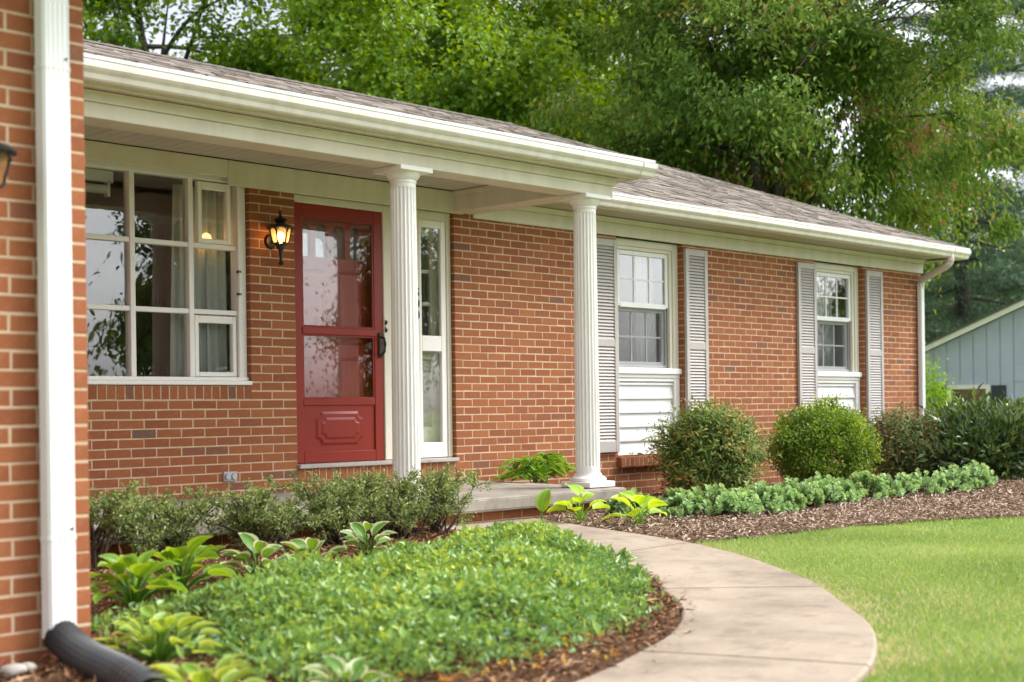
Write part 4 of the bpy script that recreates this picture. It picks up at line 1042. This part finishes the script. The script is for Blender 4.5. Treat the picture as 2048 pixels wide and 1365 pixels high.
# ---- shrubs
def twigs(t, n, R, H, r0, mat, seed, name='stem', wild=.25):
    rnd = random.Random(seed); mb = MB(); tips = []
    for k in range(n):
        a = rnd.uniform(0, 6.28); q = rnd.random() ** .5; e = np.array([R * q * math.cos(a), R * q * math.sin(a), H * rnd.uniform(.5, .95)])
        b = np.array([rnd.uniform(-.05, .05), rnd.uniform(-.05, .05), -.02]); m = b + (e - b) * .5 + np.array([rnd.uniform(-wild, wild) * R, rnd.uniform(-wild, wild) * R, -.05 * H])
        P = smoothline([b, m, e], 4); mb.tube(P, [r0 * (1 - .75 * i / (len(P) - 1)) for i in range(len(P))], 5, cap=False); tips.append(e)
    mb.build(name, mat, t, smooth=True); return tips
def dome(name, label, loc, R, H, N, leaf, lmat, seed, cat='bush', group=None, cl=140, rough=.10, upd=.3, zc=.45, fold=.15, curl=.2, shell=.72, stems=12, twig=.10, zlow=.06):
    """rounded bush: leaves on short shoots through the outer shell of a bumpy dome"""
    global rng
    old = rng; rng = np.random.default_rng(seed)
    t = thing(name, loc, label, cat, group)
    twigs(t, stems, R[0] * .75, H * .85, .010, M['barkb'], seed)
    cd_ = rdir(cl); cd_[:, 2] = np.abs(cd_[:, 2] + .15) * np.where(rng.random(cl) < .33, -1, 1); cd_ = unit(cd_)
    rr = rng.uniform(shell, 1.0, cl) * (1 + rough * np.sin(cd_[:, 0] * 5 + seed) * np.cos(cd_[:, 1] * 6 + cd_[:, 2] * 4))
    cen = np.array([0, 0, H * zc]); rad = np.array([R[0], R[1], H * (1 - zc)]); radb = np.array([R[0], R[1], H * zc])
    cc = cen + cd_ * rr[:, None] * np.where(cd_[:, 2:3] > 0, rad, radb)
    ci = rng.integers(0, cl, N); c = cc[ci] + rng.normal(size=(N, 3)) * twig; c[:, 2] = np.maximum(c[:, 2], zlow * H + .01)
    out = unit((c - cen) / rad); d = unit(out * .7 + rdir(N) * .75 + np.array([0, 0, upd])); nrm = out + rdir(N) * .5 + np.array([0, 0, .6])
    L_ = leaf[0] * rng.uniform(.6, 1.2, N); V, Q = leafquads(c, d, nrm, L_, L_ * leaf[1], fold, curl)
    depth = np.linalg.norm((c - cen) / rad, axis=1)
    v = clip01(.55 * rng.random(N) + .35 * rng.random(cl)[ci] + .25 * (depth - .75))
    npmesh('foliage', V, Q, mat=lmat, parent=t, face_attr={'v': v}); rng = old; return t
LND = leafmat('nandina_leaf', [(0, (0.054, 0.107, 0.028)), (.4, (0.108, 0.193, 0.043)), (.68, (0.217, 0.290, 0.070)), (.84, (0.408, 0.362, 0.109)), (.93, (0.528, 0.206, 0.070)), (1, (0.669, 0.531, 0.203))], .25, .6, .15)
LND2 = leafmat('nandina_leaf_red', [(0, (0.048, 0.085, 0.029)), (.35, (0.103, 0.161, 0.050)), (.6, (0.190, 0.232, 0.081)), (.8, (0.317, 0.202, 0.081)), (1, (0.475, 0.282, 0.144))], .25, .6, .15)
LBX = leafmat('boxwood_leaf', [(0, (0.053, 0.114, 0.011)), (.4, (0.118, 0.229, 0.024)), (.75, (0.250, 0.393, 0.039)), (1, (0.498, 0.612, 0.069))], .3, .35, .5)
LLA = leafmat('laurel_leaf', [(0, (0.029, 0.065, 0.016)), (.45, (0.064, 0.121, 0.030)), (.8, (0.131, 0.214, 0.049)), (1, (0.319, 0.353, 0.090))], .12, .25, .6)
LLG = leafmat('light_green_leaf', [(0, (0.085, 0.221, 0.017)), (.5, (0.153, 0.340, 0.031)), (1, (0.255, 0.476, 0.051))], .4)
G0 = lambda x, y: (x, y, float(gh(x, y)) + .005)
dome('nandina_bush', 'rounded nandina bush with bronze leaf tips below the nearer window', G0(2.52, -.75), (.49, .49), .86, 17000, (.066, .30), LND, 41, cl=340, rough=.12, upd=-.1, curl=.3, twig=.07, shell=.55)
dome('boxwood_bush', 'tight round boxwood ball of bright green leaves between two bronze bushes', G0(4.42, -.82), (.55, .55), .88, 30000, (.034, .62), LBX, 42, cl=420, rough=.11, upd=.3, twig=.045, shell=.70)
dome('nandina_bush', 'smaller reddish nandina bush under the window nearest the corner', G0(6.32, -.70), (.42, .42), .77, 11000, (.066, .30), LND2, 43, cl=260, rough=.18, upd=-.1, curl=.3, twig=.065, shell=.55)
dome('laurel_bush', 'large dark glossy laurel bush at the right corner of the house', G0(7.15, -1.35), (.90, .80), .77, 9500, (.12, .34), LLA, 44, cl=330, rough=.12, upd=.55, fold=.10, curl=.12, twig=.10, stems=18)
p = at(1852, 800, 21.0)
dome('shrub', 'light yellow green shrub behind the corner downspout by the blue house', G0(p[0], p[1]), (.34, .34), 1.42, 3600, (.06, .45), LLG, 45, cl=170, rough=.2, twig=.13)
# ---- sparse low shrubs in front of the porch
LCT = leafmat('cotoneaster_leaf', [(0, (0.081, 0.131, 0.050)), (.4, (0.163, 0.231, 0.081)), (.75, (0.312, 0.393, 0.121)), (1, (0.651, 0.705, 0.407))], .3, .6, .15)
def sparse(label, x, y, Rx, Ry, H, seed, n=26):
    global rng
    old = rng; rng = np.random.default_rng(seed); rnd = random.Random(seed)
    t = thing('low_shrub', (x, y, float(gh(x, y)) + .005), label, 'shrub', 'low sparse shrubs along the porch edge'); mb = MB(); cs = []; ds = []
    for k in range(n):
        a = rnd.uniform(0, 6.28); q = rnd.uniform(.25, 1.0); b = np.array([rnd.uniform(-.07, .07), rnd.uniform(-.05, .05), -.02])
        e = np.array([Rx * q * math.cos(a), Ry * q * math.sin(a), H * rnd.uniform(.25, .90)]); m = b + (e - b) * rnd.uniform(.35, .6); m[2] = H * rnd.uniform(.10, .62); m[:2] += np.array([rnd.uniform(-.08, .08), rnd.uniform(-.06, .06)])
        P = [np.array(p) for p in smoothline([b, m, e], 5)]; r0 = rnd.uniform(.006, .014); mb.tube(P, [r0 * (1 - .75 * i / (len(P) - 1)) for i in range(len(P))], 5, cap=False)
        for s in range(rnd.randint(4, 7)):                    # side shoots
            p0 = P[rnd.randrange(5, len(P))]; d = unit(np.array([rnd.gauss(0, .8), rnd.gauss(0, .8), rnd.uniform(.1, 1.0)])); L_ = rnd.uniform(.07, .17); p1 = p0 + d * L_; p1[2] = min(p1[2], H * rnd.uniform(.80, 1.18))
            mb.tube([p0, (p0 + p1) / 2 + np.array([rnd.gauss(0, .01), rnd.gauss(0, .01), .01]), p1], [.0035, .0028, .0015], 4, cap=False)
            for u in np.linspace(.1, 1.0, 9): cs.append(p0 + (p1 - p0) * u); ds.append(d)
    cs = np.array(cs); ds = np.array(ds); per = 6; N = len(cs) * per; ci = np.repeat(np.arange(len(cs)), per)
    c = cs[ci] + rng.normal(size=(N, 3)) * .014; d = unit(rdir(N) + ds[ci] * .6); L_ = rng.uniform(.014, .028, N); V, Q = leafquads(c, d, rdir(N) + np.array([0, 0, .8]), L_, L_ * .55)
    mb.build('branches', M['barkb'], t, smooth=True); npmesh('foliage', V, Q, mat=LCT, parent=t, face_attr={'v': clip01(.6 * rng.random(N) + .4 * rng.random(len(cs))[ci])}); rng = old
SH = [(-4.72, -2.02, .42, .26, .48, 'sparse low shrub half hidden behind the white downspout'), (-4.18, -1.98, .44, .26, .43, 'twiggy low shrub with bare bent stems below the picture window'),
      (-3.62, -2.02, .46, .28, .41, 'low shrub in front of the porch below the outlet cover'), (-3.08, -2.08, .46, .28, .46, 'dense low shrub in front of the red door'), (-2.55, -2.02, .46, .28, .48, 'low shrub in front of the nearer porch column'), (-2.12, -1.92, .34, .26, .48, 'rightmost low shrub at the walkway end with a bare leaning branch')]
for i, (x, y, a, b, h, lb) in enumerate(SH): sparse(lb, x, y, a, b, h, 60 + i, (17, 19, 23, 24, 23, 18)[i])
# ---- sedum mounds
LSE = leafmat('sedum_leaf', [(0, (0.100, 0.200, 0.070)), (.4, (0.190, 0.330, 0.121)), (.75, (0.291, 0.460, 0.165)), (1, (0.447, 0.620, 0.263))], .25, .5, .35)
def sedum(x, y, r, h, label, seed):
    global rng
    old = rng; rng = np.random.default_rng(seed)
    t = thing('sedum_clump', G0(x, y), label, 'sedum', 'sedum clumps edging the right bed'); h *= .84 + .2 * rng.random(); r *= .9 + .22 * rng.random()
    ns = 52; Vs = []; vs_ = []; mb = MB()
    for k in range(ns):
        a = rng.uniform(0, 6.28); th = math.acos(rng.uniform(.12, 1)); k_ = rng.uniform(.82, 1.05); tip = np.array([r * k_ * math.sin(th) * math.cos(a), r * k_ * math.sin(th) * math.sin(a), h * k_ * (.12 + .88 * math.cos(th))]); b = tip * np.array([.30, .30, 0])
        mb.tube([b, tip], [.004, .003], 4, cap=False); ax = unit(tip - b); per = 14; tone = rng.random()
        u = np.linspace(.45, 1, per) ** .6; c = b + (tip - b) * u[:, None]; ang = np.arange(per) * 2.4; e1 = unit(np.cross(ax, [0, 0.3, 1.0])); e2 = np.cross(ax, e1)
        d = unit((e1 * np.cos(ang)[:, None] + e2 * np.sin(ang)[:, None]) * (1.3 - .45 * u[:, None]) + ax * (.10 + .75 * u[:, None] ** 2)); L_ = (.055 - .012 * u) * rng.uniform(.8, 1.2, per)
        V, _ = leafquads(c, d, np.tile(ax, (per, 1)), L_, L_ * .95, .14, .05); Vs.append(V); vs_.append(clip01(.35 * rng.random(per) + .3 * tone + .35 * u))
    V = np.concatenate(Vs); mb.build('stem', M['barkb'], t); npmesh('foliage', V, np.arange(len(V) * 4).reshape(-1, 4), mat=LSE, parent=t, face_attr={'v': np.concatenate(vs_)}); rng = old
SED = [(-.22, -2.02, .18, .20), (.02, -2.30, .20, .23), (.30, -2.42, .22, .24), (.62, -2.40, .22, .25), (.98, -2.36, .24, .27), (1.36, -2.28, .24, .27), (1.78, -2.20, .25, .28), (2.22, -2.12, .25, .28), (2.68, -2.06, .25, .27), (3.15, -2.06, .24, .26), (3.62, -2.10, .25, .26), (4.10, -2.16, .25, .26), (4.60, -2.20, .26, .27), (5.05, -2.18, .26, .27)]
ordn = ['first', 'second', 'third', 'fourth', 'fifth', 'sixth', 'seventh', 'eighth', 'ninth', 'tenth', 'eleventh', 'twelfth', 'thirteenth', 'last']
for i, (x, y, r, h) in enumerate(SED): sedum(x, y, r, h, 'pale green sedum clump, %s of the row counted from the porch' % ordn[i], 80 + i)

# ---- hostas, each leaf its own part
def leafmesh(name, mat, L, W, cup=.18, arch=.35, ribs=7, n=8, edge=None):
    V = []; A = []
    for i in range(n + 1):
        u = i / n; w = W * (math.sin(math.pi * min(1, u ** .75)) ** .8) * (1 if u < 1 else 0) * .5; w = max(w, .002)
        for j in range(-4, 5):
            s = j / 4; z = arch * L * (u * .9 - u * u * 1.15) + cup * w * s * s * 2 + .006 * math.cos(s * ribs * math.pi / 2) * (1 - u)
            V.append((s * w, u * L * (1 - .12 * u), z))
    Q = [(i * 9 + j, i * 9 + j + 1, (i + 1) * 9 + j + 1, (i + 1) * 9 + j) for i in range(n) for j in range(8)]
    v = []
    for i in range(n):
        for j in range(8): v.append(1.0 if (j in (0, 7) or (i == n - 1)) else .25 + .25 * ((j % 2)) + .1 * math.sin(i))
    o = npmesh(name, V, Q, mat=mat, face_attr={'v': v}, smooth=True); me = o.data; bpy.data.objects.remove(o); return me
LH1 = leafmat('hosta_chartreuse', [(0, (0.227, 0.447, 0.040)), (.5, (0.326, 0.562, 0.056)), (1, (0.425, 0.628, 0.087))], .4, .4, .4)
LH2 = leafmat('hosta_variegated', [(0, (0.072, 0.182, 0.023)), (.55, (0.111, 0.260, 0.033)), (.85, (0.195, 0.338, 0.065)), (.9, (.44, .50, .25)), (1, (.52, .56, .32))], .35, .4, .4)
LH3 = leafmat('hosta_green', [(0, (0.097, 0.234, 0.023)), (.5, (0.151, 0.315, 0.032)), (1, (0.238, 0.396, 0.049))], .35, .4, .4)
LH4 = leafmat('hosta_gold', [(0, (.13, .27, .03)), (.5, (.20, .36, .045)), (1, (.40, .50, .12))], .4, .4, .4)
HM = {k: [leafmesh('leaf', m, 1.0, w * (1.35 if k == 'c' else .92), c, a) for w, c, a in ((.62, .25, .25), (.55, .15, .40), (.68, .3, .15))] for k, m in (('c', LH1), ('v', LH2), ('g', LH3), ('y', LH4))}
def hosta(x, y, label, kind, n, L, spread, seed, h=.12):
    rnd = random.Random(seed); z = float(gh(x, y)) + .012; t = thing('hosta', (x, y, z), label, 'hosta', 'hostas'); mb = MB()
    for i in range(n):
        a = i * 2.399 + rnd.uniform(-.3, .3); q = (i + .5) / n; r = spread * (.25 + .75 * q); hz = h * rnd.uniform(.8, 1.3) * (1.25 - .75 * q)
        p = Vector((r * .55 * math.sin(-a) * -1 * -1, r * .55 * math.cos(a), hz)); p = Vector((-math.sin(a) * r * .55, math.cos(a) * r * .55, hz))
        mb.tube([(0, 0, -.01), (p.x * .6, p.y * .6, hz * .75), tuple(p)], [.006, .005, .004], 5, cap=False)
        s = L * .88 * rnd.uniform(.7, 1.15); inst('leaf', rnd.choice(HM[kind]), t, p, (rnd.uniform(-.1, .2) + .75 * (1 - q) - .1, rnd.uniform(-.35, .35), a), (s, s, s))
    mb.build('stalks', HM[kind][0].materials[0], t)
hosta(-.88, -2.10, 'chartreuse hosta with broad leaves at the porch slab corner', 'c', 9, .22, .20, 1, .13)
hosta(-.74, -2.52, 'yellow green hosta with drooping leaves beside the walkway and sedum', 'c', 9, .22, .20, 2, .11)
hosta(-5.18, -3.22, 'green hosta nearest the white downspout', 'g', 28, .18, .27, 3, .12)
hosta(-4.78, -2.98, 'large green hosta second from the downspout', 'g', 30, .19, .29, 4, .13)
hosta(-4.28, -2.90, 'white edged hosta among the ground cover left of the door', 'v', 17, .18, .22, 5, .10)
hosta(-3.98, -2.96, 'second white edged hosta beside the shrubs', 'v', 14, .17, .20, 6, .09)
hosta(-3.32, -2.62, 'small white edged hosta with upright leaves in front of the column', 'v', 12, .17, .18, 7, .11)
hosta(-5.72, -4.28, 'yellow green hosta in the blurred foreground beside the drain pipe', 'y', 40, .13, .34, 8, .10)
hosta(-6.02, -5.02, 'gold hosta at the bottom edge next to the pipe', 'y', 18, .15, .26, 9, .06)
hosta(-5.66, -5.30, 'pale edged hosta at the bottom frame edge in the mulch', 'v', 12, .15, .2, 10, .05)
sg = thing('hosta', (-1.98, -2.74, float(gh(-1.98, -2.74)) + .01), 'single upright hosta leaf standing above the ground cover by the walkway', 'hosta', 'hostas')
MB().tube([(0, 0, -.01), (0, 0, .20)], [.006, .005], 5).build('stalks', LH3, sg); inst('leaf', HM['g'][1], sg, (0, 0, .19), (1.15, .1, -1.2), (.20, .20, .20))
# arching plant against the wall behind the far column
sp = thing('solomons_seal', (.52, -.42, float(gh(.52, -.42))), 'arching leafy green plant by the wall behind the far column', 'plant')
LSS = leafmat('arching_plant_leaf', [(0, (0.085, 0.221, 0.025)), (.5, (0.145, 0.323, 0.037)), (1, (0.238, 0.425, 0.068))], .35)
mb = MB(); Vs = []; vv = []; r_ = random.Random(5)
for k in range(22):
    a = r_.uniform(0, 6.28); R_ = r_.uniform(.15, .42); H_ = r_.uniform(.30, .47); P = [np.array(p) for p in smoothline([(r_.uniform(-.12, .12), r_.uniform(-.05, .05), -.02), (R_ * .3 * math.cos(a), R_ * .2 * math.sin(a), H_ * .75), (R_ * .75 * math.cos(a), R_ * .35 * math.sin(a), H_), (R_ * 1.2 * math.cos(a), R_ * .5 * math.sin(a), H_ * .85)], 6)]
    mb.tube(P, [.005] * len(P), 4, cap=False)
    for i in range(6, len(P)):
        tdir = unit(P[min(i, len(P) - 1)] - P[i - 1]); s = unit(np.cross(tdir, [0, 0, 1]))
        for sg_ in (-1, 1):
            for _ in range(1):
                V, _q = leafquads(P[i][None], (s * sg_ + tdir * .6 + np.array([0, 0, .15]))[None], np.array([[0, 0, 1.0]]), [r_.uniform(.08, .13)], [r_.uniform(.028, .04)]); Vs.append(V); vv.append(r_.random())
V = np.concatenate(Vs); mb.build('stem', LSS, sp); npmesh('foliage', V, np.arange(len(V) * 4).reshape(-1, 4), mat=LSS, parent=sp, face_attr={'v': vv})

# ---- vinca ground cover
VIN = [(-5.75, -3.62), (-5.35, -3.42), (-4.9, -3.25), (-4.5, -3.22), (-4.1, -3.2), (-3.6, -2.95), (-3.1, -2.72), (-2.7, -2.60), (-2.28, -2.62), (-2.12, -2.85), (-2.16, -3.3), (-2.42, -3.82), (-2.80, -4.25), (-3.25, -4.60), (-3.72, -4.95), (-4.1, -5.12), (-4.5, -5.25), (-5.0, -5.33), (-5.5, -5.3), (-5.75, -4.95), (-5.62, -4.5), (-5.5, -4.1), (-5.55, -3.8)]
VP_ = np.array(smoothline(VIN + [VIN[0]], 3))
N0 = 92000; P = rng.uniform([-5.9, -5.5], [-2.0, -2.5], (N0, 2)); ins = inpoly(P, [tuple(p) for p in VP_])
dq = np.min(np.linalg.norm(P[:, None, :] - VP_[None, ::2], axis=2), axis=1)
P = P[(ins & (rng.random(N0) < .30 + .70 * ss(0, .30, dq))) | (~ins & inpoly(P, BED1) & (rng.random(N0) < .16 * np.exp(-dq / .05)))]; P = P[~inpoly(P, PATHPOLY)]
dist = np.min(np.linalg.norm(P[:, None, :] - VP_[None, ::2], axis=2), axis=1)
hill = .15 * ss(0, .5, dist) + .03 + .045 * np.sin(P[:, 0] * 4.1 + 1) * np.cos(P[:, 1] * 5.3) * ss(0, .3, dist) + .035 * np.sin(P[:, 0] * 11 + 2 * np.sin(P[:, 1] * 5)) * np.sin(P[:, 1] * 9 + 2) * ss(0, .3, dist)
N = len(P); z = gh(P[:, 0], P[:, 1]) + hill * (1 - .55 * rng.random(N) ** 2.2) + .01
c = np.stack([P[:, 0], P[:, 1], z], -1); d = unit(rdir(N) + np.array([0, 0, .45])); L_ = rng.gamma(9, .0036, N)
V, Q = leafquads(c, d, rdir(N) * .75 + np.array([0, 0, 1.0]), L_, L_ * .50, .12, .15)
patch = .5 + .5 * np.sin(P[:, 0] * 3.3 + 1.2 * np.sin(P[:, 1] * 2.1)) * np.cos(P[:, 1] * 3.9)
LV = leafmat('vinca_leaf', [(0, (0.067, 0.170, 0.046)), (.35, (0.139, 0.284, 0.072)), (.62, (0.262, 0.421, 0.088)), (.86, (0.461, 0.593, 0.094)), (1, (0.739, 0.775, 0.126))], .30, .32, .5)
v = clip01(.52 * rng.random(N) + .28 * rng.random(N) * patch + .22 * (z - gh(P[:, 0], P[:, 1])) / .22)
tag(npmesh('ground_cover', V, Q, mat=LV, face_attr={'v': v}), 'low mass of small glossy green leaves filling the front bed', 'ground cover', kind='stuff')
# a few blue flowers and yellowed leaves in it
LFL = leafmat('vinca_flower', [(0, (.24, .26, .62)), (1, (.34, .34, .72))], .3)
fl = [];
for k in range(9):
    j = rng.integers(0, N); b = c[j] + np.array([0, 0, .035]); a = np.arange(5) * 1.2566
    V5, _ = leafquads(np.tile(b, (5, 1)), np.stack([np.cos(a), np.sin(a), np.full(5, .15)], -1), np.tile([0, 0, 1.0], (5, 1)), np.full(5, .017), np.full(5, .014)); fl.append(V5)
fl = np.concatenate(fl); tag(npmesh('blue_flowers', fl, np.arange(len(fl) * 4).reshape(-1, 4), mat=LFL, face_attr={'v': rng.random(len(fl))}), 'few scattered tiny blue flowers in the ground cover', 'flowers', kind='stuff')
LYE = leafmat('yellow_leaf', [(0, (.45, .26, .02)), (1, (.55, .42, .06))], .4)
Py = np.stack([rng.uniform(-5.6, -4.4, 60), rng.uniform(-5.55, -5.15, 60)], -1); cz = np.stack([Py[:, 0], Py[:, 1], gh(Py[:, 0], Py[:, 1]) + rng.uniform(.02, .07, 60)], -1)
V, Q = leafquads(cz, rdir(60) + np.array([0, 0, .3]), rdir(60) * .5 + np.array([0, 0, 1.0]), np.full(60, .032), np.full(60, .018)); tag(npmesh('fallen_leaves', V, Q, mat=LYE, face_attr={'v': rng.random(60)}), 'scattered yellowed leaves along the front of the bed', 'leaves', kind='stuff')

# ---- mulch chips
def chips(poly, dens, box_, label, stops, name):
    (x0, x1, y0_, y1_) = box_; N = int(dens * (x1 - x0) * (y1_ - y0_)); P = rng.uniform([x0, y0_], [x1, y1_], (N, 2)); P = P[inpoly(P, poly) & ~inpoly(P, PATHPOLY)]
    P = P[~((P[:, 0] > -5.84) & (P[:, 0] < .2) & (P[:, 1] > -1.6))]
    n = len(P); c = np.stack([P[:, 0], P[:, 1], gh(P[:, 0], P[:, 1]) + rng.uniform(.008, .035, n)], -1)
    d = rdir(n) * np.array([1, 1, .35]); L_ = rng.gamma(2.2, .013, n) + .008; V, Q = leafquads(c, d, rdir(n) * .5 + np.array([0, 0, 1.0]), L_, np.minimum(L_ * rng.uniform(.16, .5, n), .014), .2, .1)
    m, nn, b, _ = newmat(name + '_wood'); a = nn.nodes.new('ShaderNodeAttribute'); a.attribute_name = 'v'; nn.links.new(ramp(nn, a.outputs['Fac'], stops).outputs[0], b.inputs['Base Color']); b.inputs['Roughness'].default_value = .95; b.inputs['Specular IOR Level'].default_value = .15
    tag(npmesh(name, V, Q, mat=m, face_attr={'v': rng.random(n)}), label, 'mulch', kind='stuff')
chips(BED1, 2600, (-7.4, -1.9, -6.1, -1.6), 'brown shredded mulch on the front bed', [(0, (.06, .030, .016)), (.4, (.23, .115, .06)), (.8, (.38, .21, .11)), (1, (.54, .37, .23))], 'mulch_chips')
chips(BED2, 2600, (-1.3, 8.0, -4.5, .0), 'pale weathered mulch chips on the right bed', [(0, (.07, .042, .028)), (.35, (.36, .25, .175)), (.75, (.58, .45, .34)), (1, (.72, .61, .50))], 'mulch_chips')

# ---- bits of mulch and clippings strayed onto the walkway edge
k_ = rng.integers(2 * NS, 12 * NS, 260); fr_ = np.minimum(rng.exponential(.05, 260), .5); Pw = np.array(INNS)[k_] * (1 - fr_[:, None]) + np.array(OUTS)[k_] * fr_[:, None] + rng.normal(0, .03, (260, 2)); Pw = Pw[inpoly(Pw, PATHPOLY)]
cw = np.stack([Pw[:, 0], Pw[:, 1], gh(Pw[:, 0], Pw[:, 1]) + .0245], -1); nw_ = len(cw); Lw = rng.gamma(2, .007, nw_) + .005
V, Q = leafquads(cw, rdir(nw_) * np.array([1, 1, .05]), np.tile([0, 0, 1.0], (nw_, 1)), Lw, Lw * .35, .1, 0)
tag(npmesh('stray_chips', V, Q, mat=bpy.data.materials['mulch_chips_wood'], face_attr={'v': rng.random(nw_)}), 'stray mulch bits lying on the inner walkway edge', 'mulch', kind='stuff')
# ---- grass blades
def grass():
    def sample(x0, x1, y0_, y1_, dens):
        n = int((x1 - x0) * (y1_ - y0_) * dens); return rng.uniform([x0, y0_], [x1, y1_], (n, 2))
    P = np.concatenate([sample(-5.5, 1.0, -8.0, -3.0, 9000), sample(1.0, 7, -9.0, -3.0, 3400)])
    rel = P - CAM[:2]; dep = rel @ FW[:2]; lat = (rel @ R0[:2]) / np.maximum(dep, .1)
    P = P[(dep > 2.5) & (lat > -.02) & (lat < .55)]
    P = P[~inpoly(P, PATHPOLY) & ~inpoly(P, BED1)]
    e = np.array(OUTS); dp_ = np.min(np.linalg.norm(P[:, None, :] - e[None, ::3], axis=2), axis=1) 
    inb = inpoly(P, BED2); P, dp_ = P[~inb], dp_[~inb]; n = len(P)
    h = rng.uniform(.008, .024, n) * (.55 + .45 * ss(0, .25, dp_)); a = rng.uniform(0, 6.28, n); w = rng.uniform(.0022, .0042, n)
    tilt = rng.normal(0, 1.1, (n, 2)) * h[:, None]; z = gh(P[:, 0], P[:, 1]) - .016
    s = np.stack([np.cos(a), np.sin(a)], -1) * w[:, None]
    V = np.stack([np.c_[P - s, z], np.c_[P + s, z], np.c_[P + tilt, z + h + .014]], 1); T = np.arange(n * 3).reshape(-1, 3)
    big = .5 + .5 * np.sin(P[:, 0] * .9 + P[:, 1] * 2.3 + np.sin(P[:, 0] * 2.1)); pt = np.sin(P[:, 0] * 2.7 + 1.3 * np.sin(P[:, 1] * 1.9)) * np.sin(P[:, 1] * 3.1 + 1.1 * np.sin(P[:, 0] * 1.7))
    dry = (rng.random(n) < .9 * np.exp(-dp_ / (.13 + .09 * pt))) | (rng.random(n) < .06 + .12 * np.maximum(0, pt - .45))
    v = clip01(.04 + .34 * rng.random(n) + .10 * pt + .30 * big * (.35 + .65 * rng.random(n))); v[dry] = rng.uniform(.86, 1, dry.sum())
    GM = leafmat('grass_blade', [(0, (0.161, 0.276, 0.067)), (.3, (0.236, 0.369, 0.097)), (.6, (0.333, 0.462, 0.149)), (.8, (0.441, 0.529, 0.215)), (.86, (0.560, 0.517, 0.257)), (1, (0.668, 0.572, 0.340))], .40, .5, .3)
    tag(npmesh('grass', V, None, T, mat=GM, face_attr={'v': v}), 'short mown grass blades with a dry fringe along the walkway', 'grass', kind='stuff')
grass()

# ---- overhead wires by the pines
def wire(p0, p1, label):
    a, b = Vector(p0), Vector(p1); P = [a.lerp(b, t) - Vector((0, 0, .5 * 4 * t * (1 - t))) for t in np.linspace(0, 1, 12)]
    o = MB().tube(P, .012, 6).build('utility_wire', M['metal']); tag(o, label, 'wire', 'overhead wires')
wire(at(1780, 557, 50), at(2300, 590, 50), 'upper overhead wire in front of the pine at right')
wire(at(1780, 648, 50), at(2300, 662, 50), 'lower overhead wire behind the house corner downspout')

# ---- trees across the street, seen only as reflections in the glass
for i, (x, y, H_) in enumerate(((7.75, -15.5, 8.0), (22.9, -27, 9), (46, -20, 7), (53, -27, 12))):
    tree('street_tree', ['round shade tree across the street mirrored in the picture window', 'shade tree across the street mirrored in the storm door', 'broad shade tree across the street mirrored in the nearer bedroom window', 'far shade tree across the street mirrored in the corner window'][i],
         (x, y, float(gh(x, y)) - .05), H_, .26, (0, 0, H_ * .58), ((1.45, 1.9, 2.6, 3.6)[i], (1.45, 1.9, 2.6, 3.6)[i], H_ * .40), 170, 130, (.15, .7), LM2, M['bark'], 200 + i, limbs=12, spread=(.35, .6, .7, .75)[i], zmin=1.8)
